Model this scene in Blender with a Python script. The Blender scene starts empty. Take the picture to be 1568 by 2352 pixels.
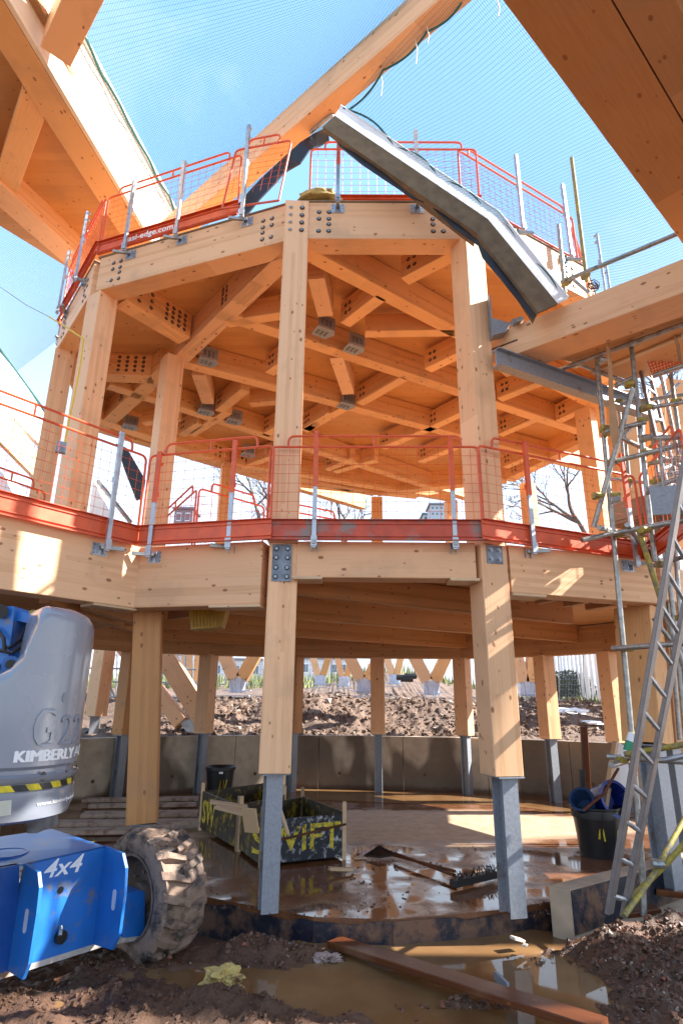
import bpy, bmesh, math, random
import numpy as np
from mathutils import Vector, Matrix, noise
from math import sin, cos, tan, radians, degrees, pi, sqrt, atan2, hypot
random.seed(7); rng = np.random.default_rng(7)
scn = bpy.context.scene
COL = scn.collection
# ------------------------------------------------------------------ camera
FPX, PITCH, ROLL = 1373.0, radians(17.7), radians(0.6)      # focal length in units of 1/1568 of the width
CAM = Vector((0, 0, 1.7))
_f = Vector((0, cos(PITCH), sin(PITCH))); _r0 = Vector((1, 0, 0)); _u0 = _r0.cross(_f)
_r = _r0*cos(ROLL) + _u0*sin(ROLL); _u = _u0*cos(ROLL) - _r0*sin(ROLL)
cd = bpy.data.cameras.new('camera'); cam = bpy.data.objects.new('camera', cd); COL.objects.link(cam)
cd.sensor_fit = 'HORIZONTAL'; cd.sensor_width = 24.0; cd.lens = 24.0*FPX/1568
cd.clip_start = 0.05; cd.clip_end = 6000
cam.matrix_world = Matrix(((_r.x, _u.x, -_f.x, CAM.x), (_r.y, _u.y, -_f.y, CAM.y), (_r.z, _u.z, -_f.z, CAM.z), (0, 0, 0, 1)))
scn.camera = cam
# ------------------------------------------------------------------ light
SUN_EL, SUN_AZ = radians(35), radians(4)                  # azimuth from +X towards +Y: the sun stands to the right
S = Vector((cos(SUN_EL)*cos(SUN_AZ), cos(SUN_EL)*sin(SUN_AZ), sin(SUN_EL)))
ld = bpy.data.lights.new('sun', 'SUN'); ld.energy = 5.0; ld.angle = radians(0.53); ld.color = (1, .95, .88)
sun = bpy.data.objects.new('sun', ld); COL.objects.link(sun); sun.rotation_euler = S.to_track_quat('Z', 'Y').to_euler()
w = bpy.data.worlds.new('World'); scn.world = w; w.use_nodes = True
nt = w.node_tree; nt.nodes.clear()
def N(nt, t, **k):
    n = nt.nodes.new(t)
    for a, b in k.items(): setattr(n, a, b)
    return n
sky = N(nt, 'ShaderNodeTexSky', sky_type='NISHITA', sun_disc=False, sun_elevation=SUN_EL, sun_rotation=pi/2-SUN_AZ,
        air_density=.85, dust_density=.8, ozone_density=1.2)
tc = N(nt, 'ShaderNodeTexCoord'); mp = N(nt, 'ShaderNodeMapping'); mp.inputs['Scale'].default_value = (1.2, 1.2, 2.6); mp.inputs['Rotation'].default_value = (.3, .5, .9)
nz = N(nt, 'ShaderNodeTexNoise'); nz.inputs['Scale'].default_value = 1.6; nz.inputs['Detail'].default_value = 9; nz.inputs['Roughness'].default_value = .6; nz.inputs['Distortion'].default_value = .5
cr = N(nt, 'ShaderNodeValToRGB'); cr.color_ramp.elements[0].position = .53; cr.color_ramp.elements[1].position = .78
cr.color_ramp.elements[1].color = (.32, .32, .32, 1)
sx = N(nt, 'ShaderNodeSeparateXYZ'); hz = N(nt, 'ShaderNodeMapRange'); hz.inputs['From Min'].default_value = .74; hz.inputs['From Max'].default_value = .0
hz.inputs['To Min'].default_value = 0; hz.inputs['To Max'].default_value = .95; hz.interpolation_type = 'SMOOTHSTEP'
mxm = N(nt, 'ShaderNodeMath', operation='MAXIMUM'); mix = N(nt, 'ShaderNodeMix', data_type='RGBA')
mix.inputs[7].default_value = (5.6, 6.1, 6.6, 1)
bg = N(nt, 'ShaderNodeBackground'); bg.inputs['Strength'].default_value = .082; out = N(nt, 'ShaderNodeOutputWorld')
L = nt.links.new
L(tc.outputs['Generated'], mp.inputs['Vector']); L(mp.outputs['Vector'], nz.inputs['Vector']); L(nz.outputs['Fac'], cr.inputs['Fac'])
L(tc.outputs['Generated'], sx.inputs[0]); L(sx.outputs['Z'], hz.inputs['Value'])
L(cr.outputs['Color'], mxm.inputs[0]); L(hz.outputs[0], mxm.inputs[1]); L(mxm.outputs[0], mix.inputs[0])
tint = N(nt, 'ShaderNodeMix', data_type='RGBA'); tint.inputs[0].default_value = .42; tint.inputs[7].default_value = (2.7, 5.6, 9.4, 1); L(sky.outputs[0], tint.inputs[6]); L(tint.outputs[2], mix.inputs[6]); L(mix.outputs[2], bg.inputs['Color']); L(bg.outputs[0], out.inputs[0])
scn.view_settings.view_transform = 'Standard'; scn.view_settings.look = 'None'
scn.view_settings.exposure = 1.86; scn.view_settings.gamma = 1
scn.render.engine = 'CYCLES'
scn.cycles.max_bounces = 8; scn.cycles.diffuse_bounces = 5; scn.cycles.transparent_max_bounces = 12

# ------------------------------------------------------------------ measuring: a point of the photograph (1568 wide) put into the place
def ray(x, y): return _f + _r*((x-784)/FPX) - _u*((y-1176)/FPX)
def PZ(x, y, z): d = ray(x, y); return CAM + d*((z-CAM.z)/d.z)
def PY(x, y, Y): d = ray(x, y); return CAM + d*(Y/d.y)
def PP(x, y, p, n): d = ray(x, y); return CAM + d*((Vector(p)-CAM).dot(n)/d.dot(n))

# ------------------------------------------------------------------ object helpers
_mw = {}
def tag(o, label=None, cat=None, group=None, kind=None):
    if label: o['label'] = label
    if cat: o['category'] = cat
    if group: o['group'] = group
    if kind: o['kind'] = kind
    return o
def thing(name, label, cat, loc=(0, 0, 0), group=None):
    o = bpy.data.objects.new(name, None); o.empty_display_size = .1; COL.objects.link(o)
    o.location = loc; _mw[o] = Matrix.Translation(Vector(loc)); return tag(o, label, cat, group)
def link(name, me, mat, parent=None, mw=None):
    o = bpy.data.objects.new(name, me); COL.objects.link(o)
    mw = mw or Matrix.Identity(4); _mw[o] = mw
    if parent is not None:
        o.parent = parent; o.matrix_basis = _mw[parent].inverted() @ mw
    else: o.matrix_basis = mw
    if mat and not me.materials: me.materials.append(mat)
    return o
class G:
    """collects shapes, becomes one mesh"""
    def __init__(s): s.v = []; s.f = []; s.m = []
    def add(s, vs, fs, m=0):
        b = len(s.v); s.v += [tuple(v) for v in vs]; s.f += [tuple(i+b for i in f) for f in fs]; s.m += [m]*len(fs); return s
    def box(s, c, d, M=None, ch=0, m=0):
        x, y, z = d[0]/2, d[1]/2, d[2]/2; c = Vector(c)
        if ch <= 0:
            vs = [Vector((a, b, e)) for a in (-x, x) for b in (-y, y) for e in (-z, z)]
            fs = [(0, 1, 3, 2), (4, 6, 7, 5), (0, 4, 5, 1), (2, 3, 7, 6), (0, 2, 6, 4), (1, 5, 7, 3)]
        else:
            pr = [(y-ch, -z), (y, -z+ch), (y, z-ch), (y-ch, z), (-y+ch, z), (-y, z-ch), (-y, -z+ch), (-y+ch, -z)]
            vs = [Vector((a, p[0], p[1])) for a in (-x, x) for p in pr]
            fs = [(i, (i+1) % 8, (i+1) % 8+8, i+8) for i in range(8)] + [tuple(range(7, -1, -1)), tuple(range(8, 16))]
        if M is not None: vs = [M @ v for v in vs]
        return s.add([v+c for v in vs], fs, m)
    def prism(s, poly, vec, m=0):
        n = len(poly); vec = Vector(vec); P = [Vector(p) for p in poly]
        return s.add(P+[p+vec for p in P], [(i, (i+1) % n, (i+1) % n+n, i+n) for i in range(n)]+[tuple(range(n-1, -1, -1)), tuple(range(n, 2*n))], m)
    def tube(s, pts, r, n=8, caps=True, closed=False, m=0):
        P = [Vector(p) for p in pts]; k = len(P); vs = []; t0 = (P[1]-P[0]).normalized()
        up = Vector((0, 0, 1)) if abs(t0.z) < .9 else Vector((1, 0, 0)); a = t0.cross(up).normalized()
        for i in range(k):
            if closed: t = (P[(i+1) % k]-P[i-1]).normalized()
            elif i == 0: t = t0
            elif i == k-1: t = (P[-1]-P[-2]).normalized()
            else: t = ((P[i+1]-P[i]).normalized()+(P[i]-P[i-1]).normalized()).normalized()
            a = (a-t*a.dot(t)).normalized(); b = t.cross(a); rr = r[i] if isinstance(r, (list, tuple)) else r
            vs += [P[i]+(a*cos(2*pi*j/n)+b*sin(2*pi*j/n))*rr for j in range(n)]
        fs = [(i*n+j, i*n+(j+1) % n, ((i+1) % k)*n+(j+1) % n, ((i+1) % k)*n+j) for i in range(k if closed else k-1) for j in range(n)]
        if caps and not closed: fs += [tuple(range(n-1, -1, -1)), tuple(range((k-1)*n, k*n))]
        return s.add(vs, fs, m)
    def lathe(s, prof, c, n=24, m=0):
        c = Vector(c); vs = [c+Vector((r*cos(2*pi*j/n), r*sin(2*pi*j/n), z)) for r, z in prof for j in range(n)]
        return s.add(vs, [(i*n+j, i*n+(j+1) % n, (i+1)*n+(j+1) % n, (i+1)*n+j) for i in range(len(prof)-1) for j in range(n)], m)
    def mesh(s, name, smooth=False):
        me = bpy.data.meshes.new(name); me.from_pydata(s.v, [], s.f)
        if any(s.m): me.polygons.foreach_set('material_index', s.m)
        if smooth: me.polygons.foreach_set('use_smooth', [True]*len(s.f)); me.set_sharp_from_angle(angle=radians(40))
        me.update(); return me
    def obj(s, name, mat, parent=None, smooth=False, mw=None):
        me = s.mesh(name, smooth)
        for q in (mat if isinstance(mat, (list, tuple)) else [mat]): me.materials.append(q)
        return link(name, me, None, parent, mw)
def frame(p, q, up=(0, 0, 1), roll=0):
    """matrix with X along p->q, Z as near to up as possible, origin in the middle"""
    p, q = Vector(p), Vector(q); x = (q-p).normalized(); up = Vector(up)
    if abs(x.dot(up)) > .98: up = Vector((0, 1, 0))
    y = up.cross(x).normalized(); z = x.cross(y)
    if roll: y, z = y*cos(roll)+z*sin(roll), z*cos(roll)-y*sin(roll)
    o = (p+q)/2
    return Matrix(((x.x, y.x, z.x, o.x), (x.y, y.y, z.y, o.y), (x.z, y.z, z.z, o.z), (0, 0, 0, 1)))
def beam(name, p, q, wd, ht, mat, parent=None, bottom=False, roll=0, up=(0, 0, 1), ch=.006):
    """box beam from p to q; with bottom=True the line p-q is the middle of the underside"""
    M = frame(p, q, up, roll); ln = (Vector(q)-Vector(p)).length
    if bottom: M = M @ Matrix.Translation((0, 0, ht/2))
    o = G().box((0, 0, 0), (ln, wd, ht), ch=ch).obj(name, mat, parent, mw=M); o['_l'] = ln; return o

# ------------------------------------------------------------------ materials
def mat(name): m = bpy.data.materials.new(name); m.use_nodes = True; return m, m.node_tree, m.node_tree.nodes['Principled BSDF']
def plain(name, col, rough=.5, metal=0, var=.12, scale=8, bump=0, bscale=60, spec=None, dirt=None, dirtcol=(.1, .07, .045), dscale=3, coat=0):
    m, nt, b = mat(name); L = nt.links.new
    tc = N(nt, 'ShaderNodeTexCoord'); nz = N(nt, 'ShaderNodeTexNoise'); nz.inputs['Scale'].default_value = scale; nz.inputs['Detail'].default_value = 6
    mr = N(nt, 'ShaderNodeMapRange'); mr.inputs['From Min'].default_value = .3; mr.inputs['From Max'].default_value = .7; mr.inputs['To Min'].default_value = 1-var; mr.inputs['To Max'].default_value = 1+var
    hs = N(nt, 'ShaderNodeHueSaturation'); hs.inputs['Color'].default_value = (*col, 1)
    L(tc.outputs['Object'], nz.inputs['Vector']); L(nz.outputs['Fac'], mr.inputs['Value']); L(mr.outputs[0], hs.inputs['Value'])
    src = hs.outputs[0]
    if dirt:
        n2 = N(nt, 'ShaderNodeTexNoise'); n2.inputs['Scale'].default_value = dscale; n2.inputs['Detail'].default_value = 10; n2.inputs['Roughness'].default_value = .7
        r2 = N(nt, 'ShaderNodeMapRange'); r2.inputs['From Min'].default_value = dirt; r2.inputs['From Max'].default_value = dirt+.12
        mx = N(nt, 'ShaderNodeMix', data_type='RGBA'); mx.inputs[7].default_value = (*dirtcol, 1)
        L(tc.outputs['Object'], n2.inputs['Vector']); L(n2.outputs['Fac'], r2.inputs['Value']); L(r2.outputs[0], mx.inputs[0]); L(src, mx.inputs[6]); src = mx.outputs[2]
    L(src, b.inputs['Base Color']); b.inputs['Metallic'].default_value = metal
    rr = N(nt, 'ShaderNodeMapRange'); rr.inputs['To Min'].default_value = max(.03, rough-.12); rr.inputs['To Max'].default_value = min(1, rough+.12)
    L(nz.outputs['Fac'], rr.inputs['Value']); L(rr.outputs[0], b.inputs['Roughness'])
    if spec is not None: b.inputs['Specular IOR Level'].default_value = spec
    if coat: b.inputs['Coat Weight'].default_value = coat; b.inputs['Coat Roughness'].default_value = .08
    if bump:
        n3 = N(nt, 'ShaderNodeTexNoise'); n3.inputs['Scale'].default_value = bscale; n3.inputs['Detail'].default_value = 5
        bp = N(nt, 'ShaderNodeBump'); bp.inputs['Strength'].default_value = bump; bp.inputs['Distance'].default_value = .01
        L(tc.outputs['Object'], n3.inputs['Vector']); L(n3.outputs['Fac'], bp.inputs['Height']); L(bp.outputs[0], b.inputs['Normal'])
    return m
def wood(name, col, dark, lam=.042, lamaxis='Z', knots=1.0, rough=.55, grey=0, contrast=1.0):
    """glulam: laminations along the beam, grain, knots"""
    m, nt, b = mat(name); L = nt.links.new
    tc = N(nt, 'ShaderNodeTexCoord'); oi = N(nt, 'ShaderNodeObjectInfo')
    ad = N(nt, 'ShaderNodeVectorMath', operation='ADD'); sc = N(nt, 'ShaderNodeMath', operation='MULTIPLY'); sc.inputs[1].default_value = 37
    L(oi.outputs['Random'], sc.inputs[0]); cb = N(nt, 'ShaderNodeCombineXYZ'); L(sc.outputs[0], cb.inputs[0]); L(tc.outputs['Object'], ad.inputs[0]); L(cb.outputs[0], ad.inputs[1])
    # lamination index
    sp = N(nt, 'ShaderNodeSeparateXYZ'); L(tc.outputs['Object'], sp.inputs[0])
    dv = N(nt, 'ShaderNodeMath', operation='DIVIDE'); dv.inputs[1].default_value = lam; L(sp.outputs[lamaxis], dv.inputs[0])
    fl = N(nt, 'ShaderNodeMath', operation='FLOOR'); L(dv.outputs[0], fl.inputs[0])
    # boards along a lamination end at different places
    ox = N(nt, 'ShaderNodeMath', operation='MULTIPLY_ADD'); ox.inputs[1].default_value = 1.37; L(fl.outputs[0], ox.inputs[0]); L(sp.outputs['X'], ox.inputs[2])
    dx = N(nt, 'ShaderNodeMath', operation='DIVIDE'); dx.inputs[1].default_value = 3.1; L(ox.outputs[0], dx.inputs[0])
    fx = N(nt, 'ShaderNodeMath', operation='FLOOR'); L(dx.outputs[0], fx.inputs[0])
    c2 = N(nt, 'ShaderNodeCombineXYZ'); L(fl.outputs[0], c2.inputs[0]); L(fx.outputs[0], c2.inputs[1]); L(sc.outputs[0], c2.inputs[2])
    wn = N(nt, 'ShaderNodeTexWhiteNoise'); L(c2.outputs[0], wn.inputs['Vector'])
    # grain
    mp = N(nt, 'ShaderNodeMapping'); mp.inputs['Scale'].default_value = (1.1, 30, 30); L(ad.outputs[0], mp.inputs['Vector'])
    gr = N(nt, 'ShaderNodeTexNoise'); gr.inputs['Scale'].default_value = 2.2; gr.inputs['Detail'].default_value = 5; gr.inputs['Distortion'].default_value = 1.2; L(mp.outputs[0], gr.inputs['Vector'])
    lo = N(nt, 'ShaderNodeTexNoise'); lo.inputs['Scale'].default_value = 1.3; lo.inputs['Detail'].default_value = 3; L(ad.outputs[0], lo.inputs['Vector'])
    # knots
    mk = N(nt, 'ShaderNodeMapping'); mk.inputs['Scale'].default_value = (8.5, 15, 15); L(ad.outputs[0], mk.inputs['Vector'])
    vo = N(nt, 'ShaderNodeTexVoronoi'); vo.inputs['Scale'].default_value = 1.0; L(mk.outputs[0], vo.inputs['Vector'])
    sv = N(nt, 'ShaderNodeSeparateColor'); L(vo.outputs['Color'], sv.inputs[0])
    kr = N(nt, 'ShaderNodeMapRange'); kr.inputs['From Min'].default_value = .5; kr.inputs['From Max'].default_value = 1; kr.inputs['To Min'].default_value = 0; kr.inputs['To Max'].default_value = .24*knots; L(sv.outputs[0], kr.inputs['Value'])
    ks = N(nt, 'ShaderNodeMath', operation='SUBTRACT'); L(kr.outputs[0], ks.inputs[0]); L(vo.outputs['Distance'], ks.inputs[1])
    km = N(nt, 'ShaderNodeMapRange'); km.inputs['From Min'].default_value = -.05; km.inputs['From Max'].default_value = .03; L(ks.outputs[0], km.inputs['Value'])
    # compose
    rp = N(nt, 'ShaderNodeValToRGB'); e = rp.color_ramp.elements; e[0].position = .12; e[0].color = (*dark, 1); e[1].position = .85; e[1].color = (*col, 1)
    a1 = N(nt, 'ShaderNodeMath', operation='MULTIPLY'); a1.inputs[1].default_value = .42*contrast; L(wn.outputs['Value'], a1.inputs[0])
    a2 = N(nt, 'ShaderNodeMath', operation='MULTIPLY_ADD'); a2.inputs[1].default_value = .5*contrast; L(gr.outputs['Fac'], a2.inputs[0]); L(a1.outputs[0], a2.inputs[2])
    a3 = N(nt, 'ShaderNodeMath', operation='MULTIPLY_ADD'); a3.inputs[1].default_value = .35; L(lo.outputs['Fac'], a3.inputs[0]); L(a2.outputs[0], a3.inputs[2]); L(a3.outputs[0], rp.inputs['Fac'])
    mx = N(nt, 'ShaderNodeMix', data_type='RGBA'); mx.inputs[7].default_value = (.25, .09, .03, 1)
    kf = N(nt, 'ShaderNodeMath', operation='MULTIPLY'); kf.inputs[1].default_value = .85; L(km.outputs[0], kf.inputs[0]); L(kf.outputs[0], mx.inputs[0]); L(rp.outputs[0], mx.inputs[6])
    # glue lines and faint per-beam tone
    fr = N(nt, 'ShaderNodeMath', operation='FRACT'); L(dv.outputs[0], fr.inputs[0])
    gl = N(nt, 'ShaderNodeMapRange'); gl.inputs['From Min'].default_value = 0; gl.inputs['From Max'].default_value = .05; gl.inputs['To Min'].default_value = .86; gl.inputs['To Max'].default_value = 1; L(fr.outputs[0], gl.inputs['Value'])
    bt = N(nt, 'ShaderNodeMapRange'); bt.inputs['To Min'].default_value = .88; bt.inputs['To Max'].default_value = 1.06; L(oi.outputs['Random'], bt.inputs['Value'])
    ml = N(nt, 'ShaderNodeMath', operation='MULTIPLY'); L(gl.outputs[0], ml.inputs[0]); L(bt.outputs[0], ml.inputs[1])
    hs = N(nt, 'ShaderNodeHueSaturation'); L(mx.outputs[2], hs.inputs['Color']); L(ml.outputs[0], hs.inputs['Value'])
    # a few grey water marks
    st = N(nt, 'ShaderNodeTexNoise'); st.inputs['Scale'].default_value = 2.1; st.inputs['Detail'].default_value = 8; L(ad.outputs[0], st.inputs['Vector'])
    sr = N(nt, 'ShaderNodeMapRange'); sr.inputs['From Min'].default_value = .56; sr.inputs['From Max'].default_value = .75; sr.inputs['To Max'].default_value = .35+grey; L(st.outputs['Fac'], sr.inputs['Value'])
    m2 = N(nt, 'ShaderNodeMix', data_type='RGBA'); m2.inputs[7].default_value = (.34, .22, .13, 1); L(sr.outputs[0], m2.inputs[0]); L(hs.outputs[0], m2.inputs[6])
    L(m2.outputs[2], b.inputs['Base Color']); b.inputs['Roughness'].default_value = rough; b.inputs['Specular IOR Level'].default_value = .3
    bp = N(nt, 'ShaderNodeBump'); bp.inputs['Strength'].default_value = .25; bp.inputs['Distance'].default_value = .004; L(gr.outputs['Fac'], bp.inputs['Height']); L(bp.outputs[0], b.inputs['Normal'])
    return m
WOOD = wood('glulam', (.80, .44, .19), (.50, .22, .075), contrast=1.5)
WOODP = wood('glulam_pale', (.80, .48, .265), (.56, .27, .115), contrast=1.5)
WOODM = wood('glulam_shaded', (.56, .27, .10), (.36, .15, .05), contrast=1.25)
WOODD = wood('glulam_reddish', (.58, .30, .13), (.38, .17, .065))
CLT = wood('ply_soffit', (.70, .375, .15), (.50, .235, .085), lam=.12, lamaxis='Y', knots=.9, contrast=.6)
PACK = wood('packer', (.66, .47, .29), (.52, .34, .18), knots=.4)
PLANK = wood('wet_plank', (.14, .042, .014), (.06, .019, .007), lam=.11, lamaxis='Y', knots=.6, rough=.3)
BOARD = wood('scaffold_board', (.33, .25, .17), (.17, .12, .075), lam=.07, lamaxis='Y', knots=.6, rough=.75, grey=.4)
GALV = plain('galvanised', (.40, .43, .47), .42, .75, var=.22, scale=14, bump=.1)
GALVM = plain('galvanised_matt', (.27, .29, .325), .5, .3, var=.14, scale=38, dirt=.6, dirtcol=(.17, .13, .10), dscale=4, bump=.1)
SCAF = plain('scaffold_tube', (.33, .33, .31), .42, .7, var=.3, scale=22, dirt=.57, dirtcol=(.10, .075, .05), dscale=9, bump=.15)
YEL = plain('yellow_paint', (.34, .27, .04), .6, 0, var=.3, scale=30, dirt=.47, dirtcol=(.17, .15, .10), dscale=14)
RED = plain('orange_red_paint', (.66, .095, .025), .42, 0, var=.15, scale=9, dirt=.7, dirtcol=(.22, .12, .09), dscale=8)
REDW = plain('worn_red_paint', (.50, .075, .035), .55, 0, var=.2, scale=9, dirt=.5, dirtcol=(.24, .19, .165), dscale=4)
DSTEEL = plain('dark_plate', (.17, .19, .22), .5, .6, var=.5, scale=9)
BOLT = plain('bolt_steel', (.26, .27, .28), .4, .8, var=.3, scale=60)
HOLE = plain('bolt_hole', (.10, .055, .028), .8)
BLKM = plain('black_membrane', (.012, .014, .022), .45, 0, bump=.5, bscale=6)
BLACK = plain('black_plastic', (.012, .012, .013), .38, 0, var=.2, dirt=.62, dirtcol=(.05, .04, .03))
WHITE = plain('white_paint', (.8, .8, .8), .5, 0, var=.03)
WMEM = plain('white_membrane', (.78, .80, .82), .45, 0, var=.06)
YPAINT = plain('spray_yellow', (.62, .50, .02), .6, 0, var=.3, scale=30)
BLUE = plain('blue_paint', (.012, .135, .44), .42, 0, var=.15, scale=4, dirt=.57, dirtcol=(.17, .15, .13), dscale=6, coat=.15)
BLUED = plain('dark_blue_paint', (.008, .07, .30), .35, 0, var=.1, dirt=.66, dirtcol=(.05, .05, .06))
GREY = plain('grey_gloss_paint', (.235, .255, .30), .25, 0, var=.08, scale=3, coat=.6, dirt=.68, dirtcol=(.16, .14, .13), dscale=7)
RUBBER = plain('muddy_rubber', (.035, .03, .028), .75, 0, dirt=.40, dirtcol=(.24, .16, .115), dscale=6, bump=1, bscale=30)
RIM = plain('muddy_rim', (.10, .07, .055), .7, 0, dirt=.45, dirtcol=(.2, .13, .09))
STONE = plain('rubble', (.10, .048, .028), .5, 0, var=.55, scale=5)
NETM = plain('net_cord', (.035, .16, .22), .8)
ROPE = plain('green_rope', (.02, .10, .09), .8, bump=.6, bscale=90)
CORD = plain('white_cord', (.7, .66, .58), .8)
BARK = plain('bark', (.13, .10, .08), .9, bump=.5, bscale=20, var=.3)
LEAF = plain('leaf', (.05, .075, .022), .7, var=.4, scale=2)
FOAM = plain('insulation_foam', (.50, .36, .12), .85, bump=1, bscale=30, var=.3, dirt=.52, dirtcol=(.16, .09, .05), dscale=12)
SPRAY = plain('sprayed_yellow', (.60, .47, .03), .6, 0, var=.3, scale=30, dirt=.49, dirtcol=(.05, .045, .03), dscale=16)
DEBRIS = plain('pale_debris', (.62, .52, .42), .7, var=.3)
GLASS = plain('window_glass', (.12, .16, .2), .1, 0)
SLIP = plain('slab_membrane', (.010, .013, .025), .45, 0, dirt=.46, dirtcol=(.15, .08, .05), dscale=3.4, bump=.5, bscale=25)
MESHR = plain('red_plastic_mesh', (.65, .07, .02), .5)

def mudmat(name, c1, c2, r1, r2, bs, bst=.8, dist=.02):
    m, nt, b = mat(name); L = nt.links.new
    tc = N(nt, 'ShaderNodeTexCoord'); n1 = N(nt, 'ShaderNodeTexNoise'); n1.inputs['Scale'].default_value = 1.7; n1.inputs['Detail'].default_value = 12; n1.inputs['Roughness'].default_value = .65
    n2 = N(nt, 'ShaderNodeTexNoise'); n2.inputs['Scale'].default_value = bs; n2.inputs['Detail'].default_value = 8; n2.inputs['Roughness'].default_value = .7
    n3 = N(nt, 'ShaderNodeTexNoise'); n3.inputs['Scale'].default_value = .9; n3.inputs['Detail'].default_value = 5
    for n in (n1, n2, n3): L(tc.outputs['Object'], n.inputs['Vector'])
    rp = N(nt, 'ShaderNodeValToRGB'); rp.color_ramp.elements[0].position = .3; rp.color_ramp.elements[0].color = (*c1, 1); rp.color_ramp.elements[1].position = .7; rp.color_ramp.elements[1].color = (*c2, 1)
    L(n1.outputs['Fac'], rp.inputs['Fac']); L(rp.outputs[0], b.inputs['Base Color'])
    mr = N(nt, 'ShaderNodeMapRange'); mr.inputs['From Min'].default_value = .4; mr.inputs['From Max'].default_value = .6; mr.inputs['To Min'].default_value = r1; mr.inputs['To Max'].default_value = r2
    L(n3.outputs['Fac'], mr.inputs['Value']); L(mr.outputs[0], b.inputs['Roughness'])
    bp = N(nt, 'ShaderNodeBump'); bp.inputs['Strength'].default_value = bst; bp.inputs['Distance'].default_value = dist; L(n2.outputs['Fac'], bp.inputs['Height']); L(bp.outputs[0], b.inputs['Normal'])
    return m
MUD = mudmat('mud', (.052, .023, .011), (.15, .072, .038), .35, .7, 34, 1, .02)
SOIL = mudmat('soil', (.10, .06, .04), (.24, .16, .115), .7, .95, 16, 1, .05)

# wet slab: pale, rougher middle with wet, mirror-like patches
m, nt, b = mat('wet_slab'); SLAB = m; L = nt.links.new
tc = N(nt, 'ShaderNodeTexCoord'); mp = N(nt, 'ShaderNodeMapping'); mp.inputs['Scale'].default_value = (.55, 1.0, 1); mp.inputs['Location'].default_value = (3.3, 1.1, 0)
n1 = N(nt, 'ShaderNodeTexNoise'); n1.inputs['Scale'].default_value = .75; n1.inputs['Detail'].default_value = 9; n1.inputs['Roughness'].default_value = .55; n1.inputs['Distortion'].default_value = .4
n2 = N(nt, 'ShaderNodeTexNoise'); n2.inputs['Scale'].default_value = 5; n2.inputs['Detail'].default_value = 10; n2.inputs['Roughness'].default_value = .7
L(tc.outputs['Object'], mp.inputs[0]); L(mp.outputs[0], n1.inputs['Vector']); L(tc.outputs['Object'], n2.inputs['Vector'])
# paler, rougher island in the middle of the slab (object space metres)
vs = N(nt, 'ShaderNodeVectorMath', operation='SUBTRACT'); vs.inputs[1].default_value = (1.15, 9.75, 0); L(tc.outputs['Object'], vs.inputs[0])
vm = N(nt, 'ShaderNodeVectorMath', operation='MULTIPLY'); vm.inputs[1].default_value = (.30, .66, 0); L(vs.outputs[0], vm.inputs[0])
vl = N(nt, 'ShaderNodeVectorMath', operation='LENGTH'); L(vm.outputs[0], vl.inputs[0])
q = N(nt, 'ShaderNodeMath', operation='MULTIPLY_ADD'); q.inputs[1].default_value = 1.3; L(n1.outputs['Fac'], q.inputs[0]); L(vl.outputs['Value'], q.inputs[2])
wet = N(nt, 'ShaderNodeMapRange'); wet.inputs['From Min'].default_value = 1.42; wet.inputs['From Max'].default_value = 1.68; L(q.outputs[0], wet.inputs['Value'])
r1 = N(nt, 'ShaderNodeValToRGB'); r1.color_ramp.elements[0].color = (.33, .22, .13, 1); r1.color_ramp.elements[1].color = (.56, .42, .28, 1); r1.color_ramp.elements[0].position = .3; r1.color_ramp.elements[1].position = .7
r2 = N(nt, 'ShaderNodeValToRGB'); r2.color_ramp.elements[0].color = (.085, .032, .013, 1); r2.color_ramp.elements[1].color = (.24, .10, .045, 1); r2.color_ramp.elements[0].position = .3; r2.color_ramp.elements[1].position = .7
L(n2.outputs['Fac'], r1.inputs['Fac']); L(n2.outputs['Fac'], r2.inputs['Fac'])
mx = N(nt, 'ShaderNodeMix', data_type='RGBA'); L(wet.outputs[0], mx.inputs[0]); L(r1.outputs[0], mx.inputs[6]); L(r2.outputs[0], mx.inputs[7]); L(mx.outputs[2], b.inputs['Base Color'])
n4 = N(nt, 'ShaderNodeTexNoise'); n4.inputs['Scale'].default_value = 1.5; n4.inputs['Detail'].default_value = 7; n4.inputs['Roughness'].default_value = .55; L(tc.outputs['Object'], n4.inputs['Vector'])
pr = N(nt, 'ShaderNodeMapRange'); pr.inputs['From Min'].default_value = .46; pr.inputs['From Max'].default_value = .64; pr.inputs['To Min'].default_value = .05; pr.inputs['To Max'].default_value = .45; L(n4.outputs['Fac'], pr.inputs['Value'])
rm = N(nt, 'ShaderNodeMix', data_type='FLOAT'); rm.inputs[2].default_value = .6; L(wet.outputs[0], rm.inputs[0]); L(pr.outputs[0], rm.inputs[3]); L(rm.outputs[0], b.inputs['Roughness'])
b.inputs['Specular IOR Level'].default_value = .6
bp = N(nt, 'ShaderNodeBump'); bp.inputs['Distance'].default_value = .006; L(n2.outputs['Fac'], bp.inputs['Height'])
bs = N(nt, 'ShaderNodeMapRange'); bs.inputs['From Min'].default_value = .05; bs.inputs['From Max'].default_value = .4; bs.inputs['To Min'].default_value = .0; bs.inputs['To Max'].default_value = .7; L(rm.outputs[0], bs.inputs['Value']); L(bs.outputs[0], bp.inputs['Strength']); L(bp.outputs[0], b.inputs['Normal'])
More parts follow.
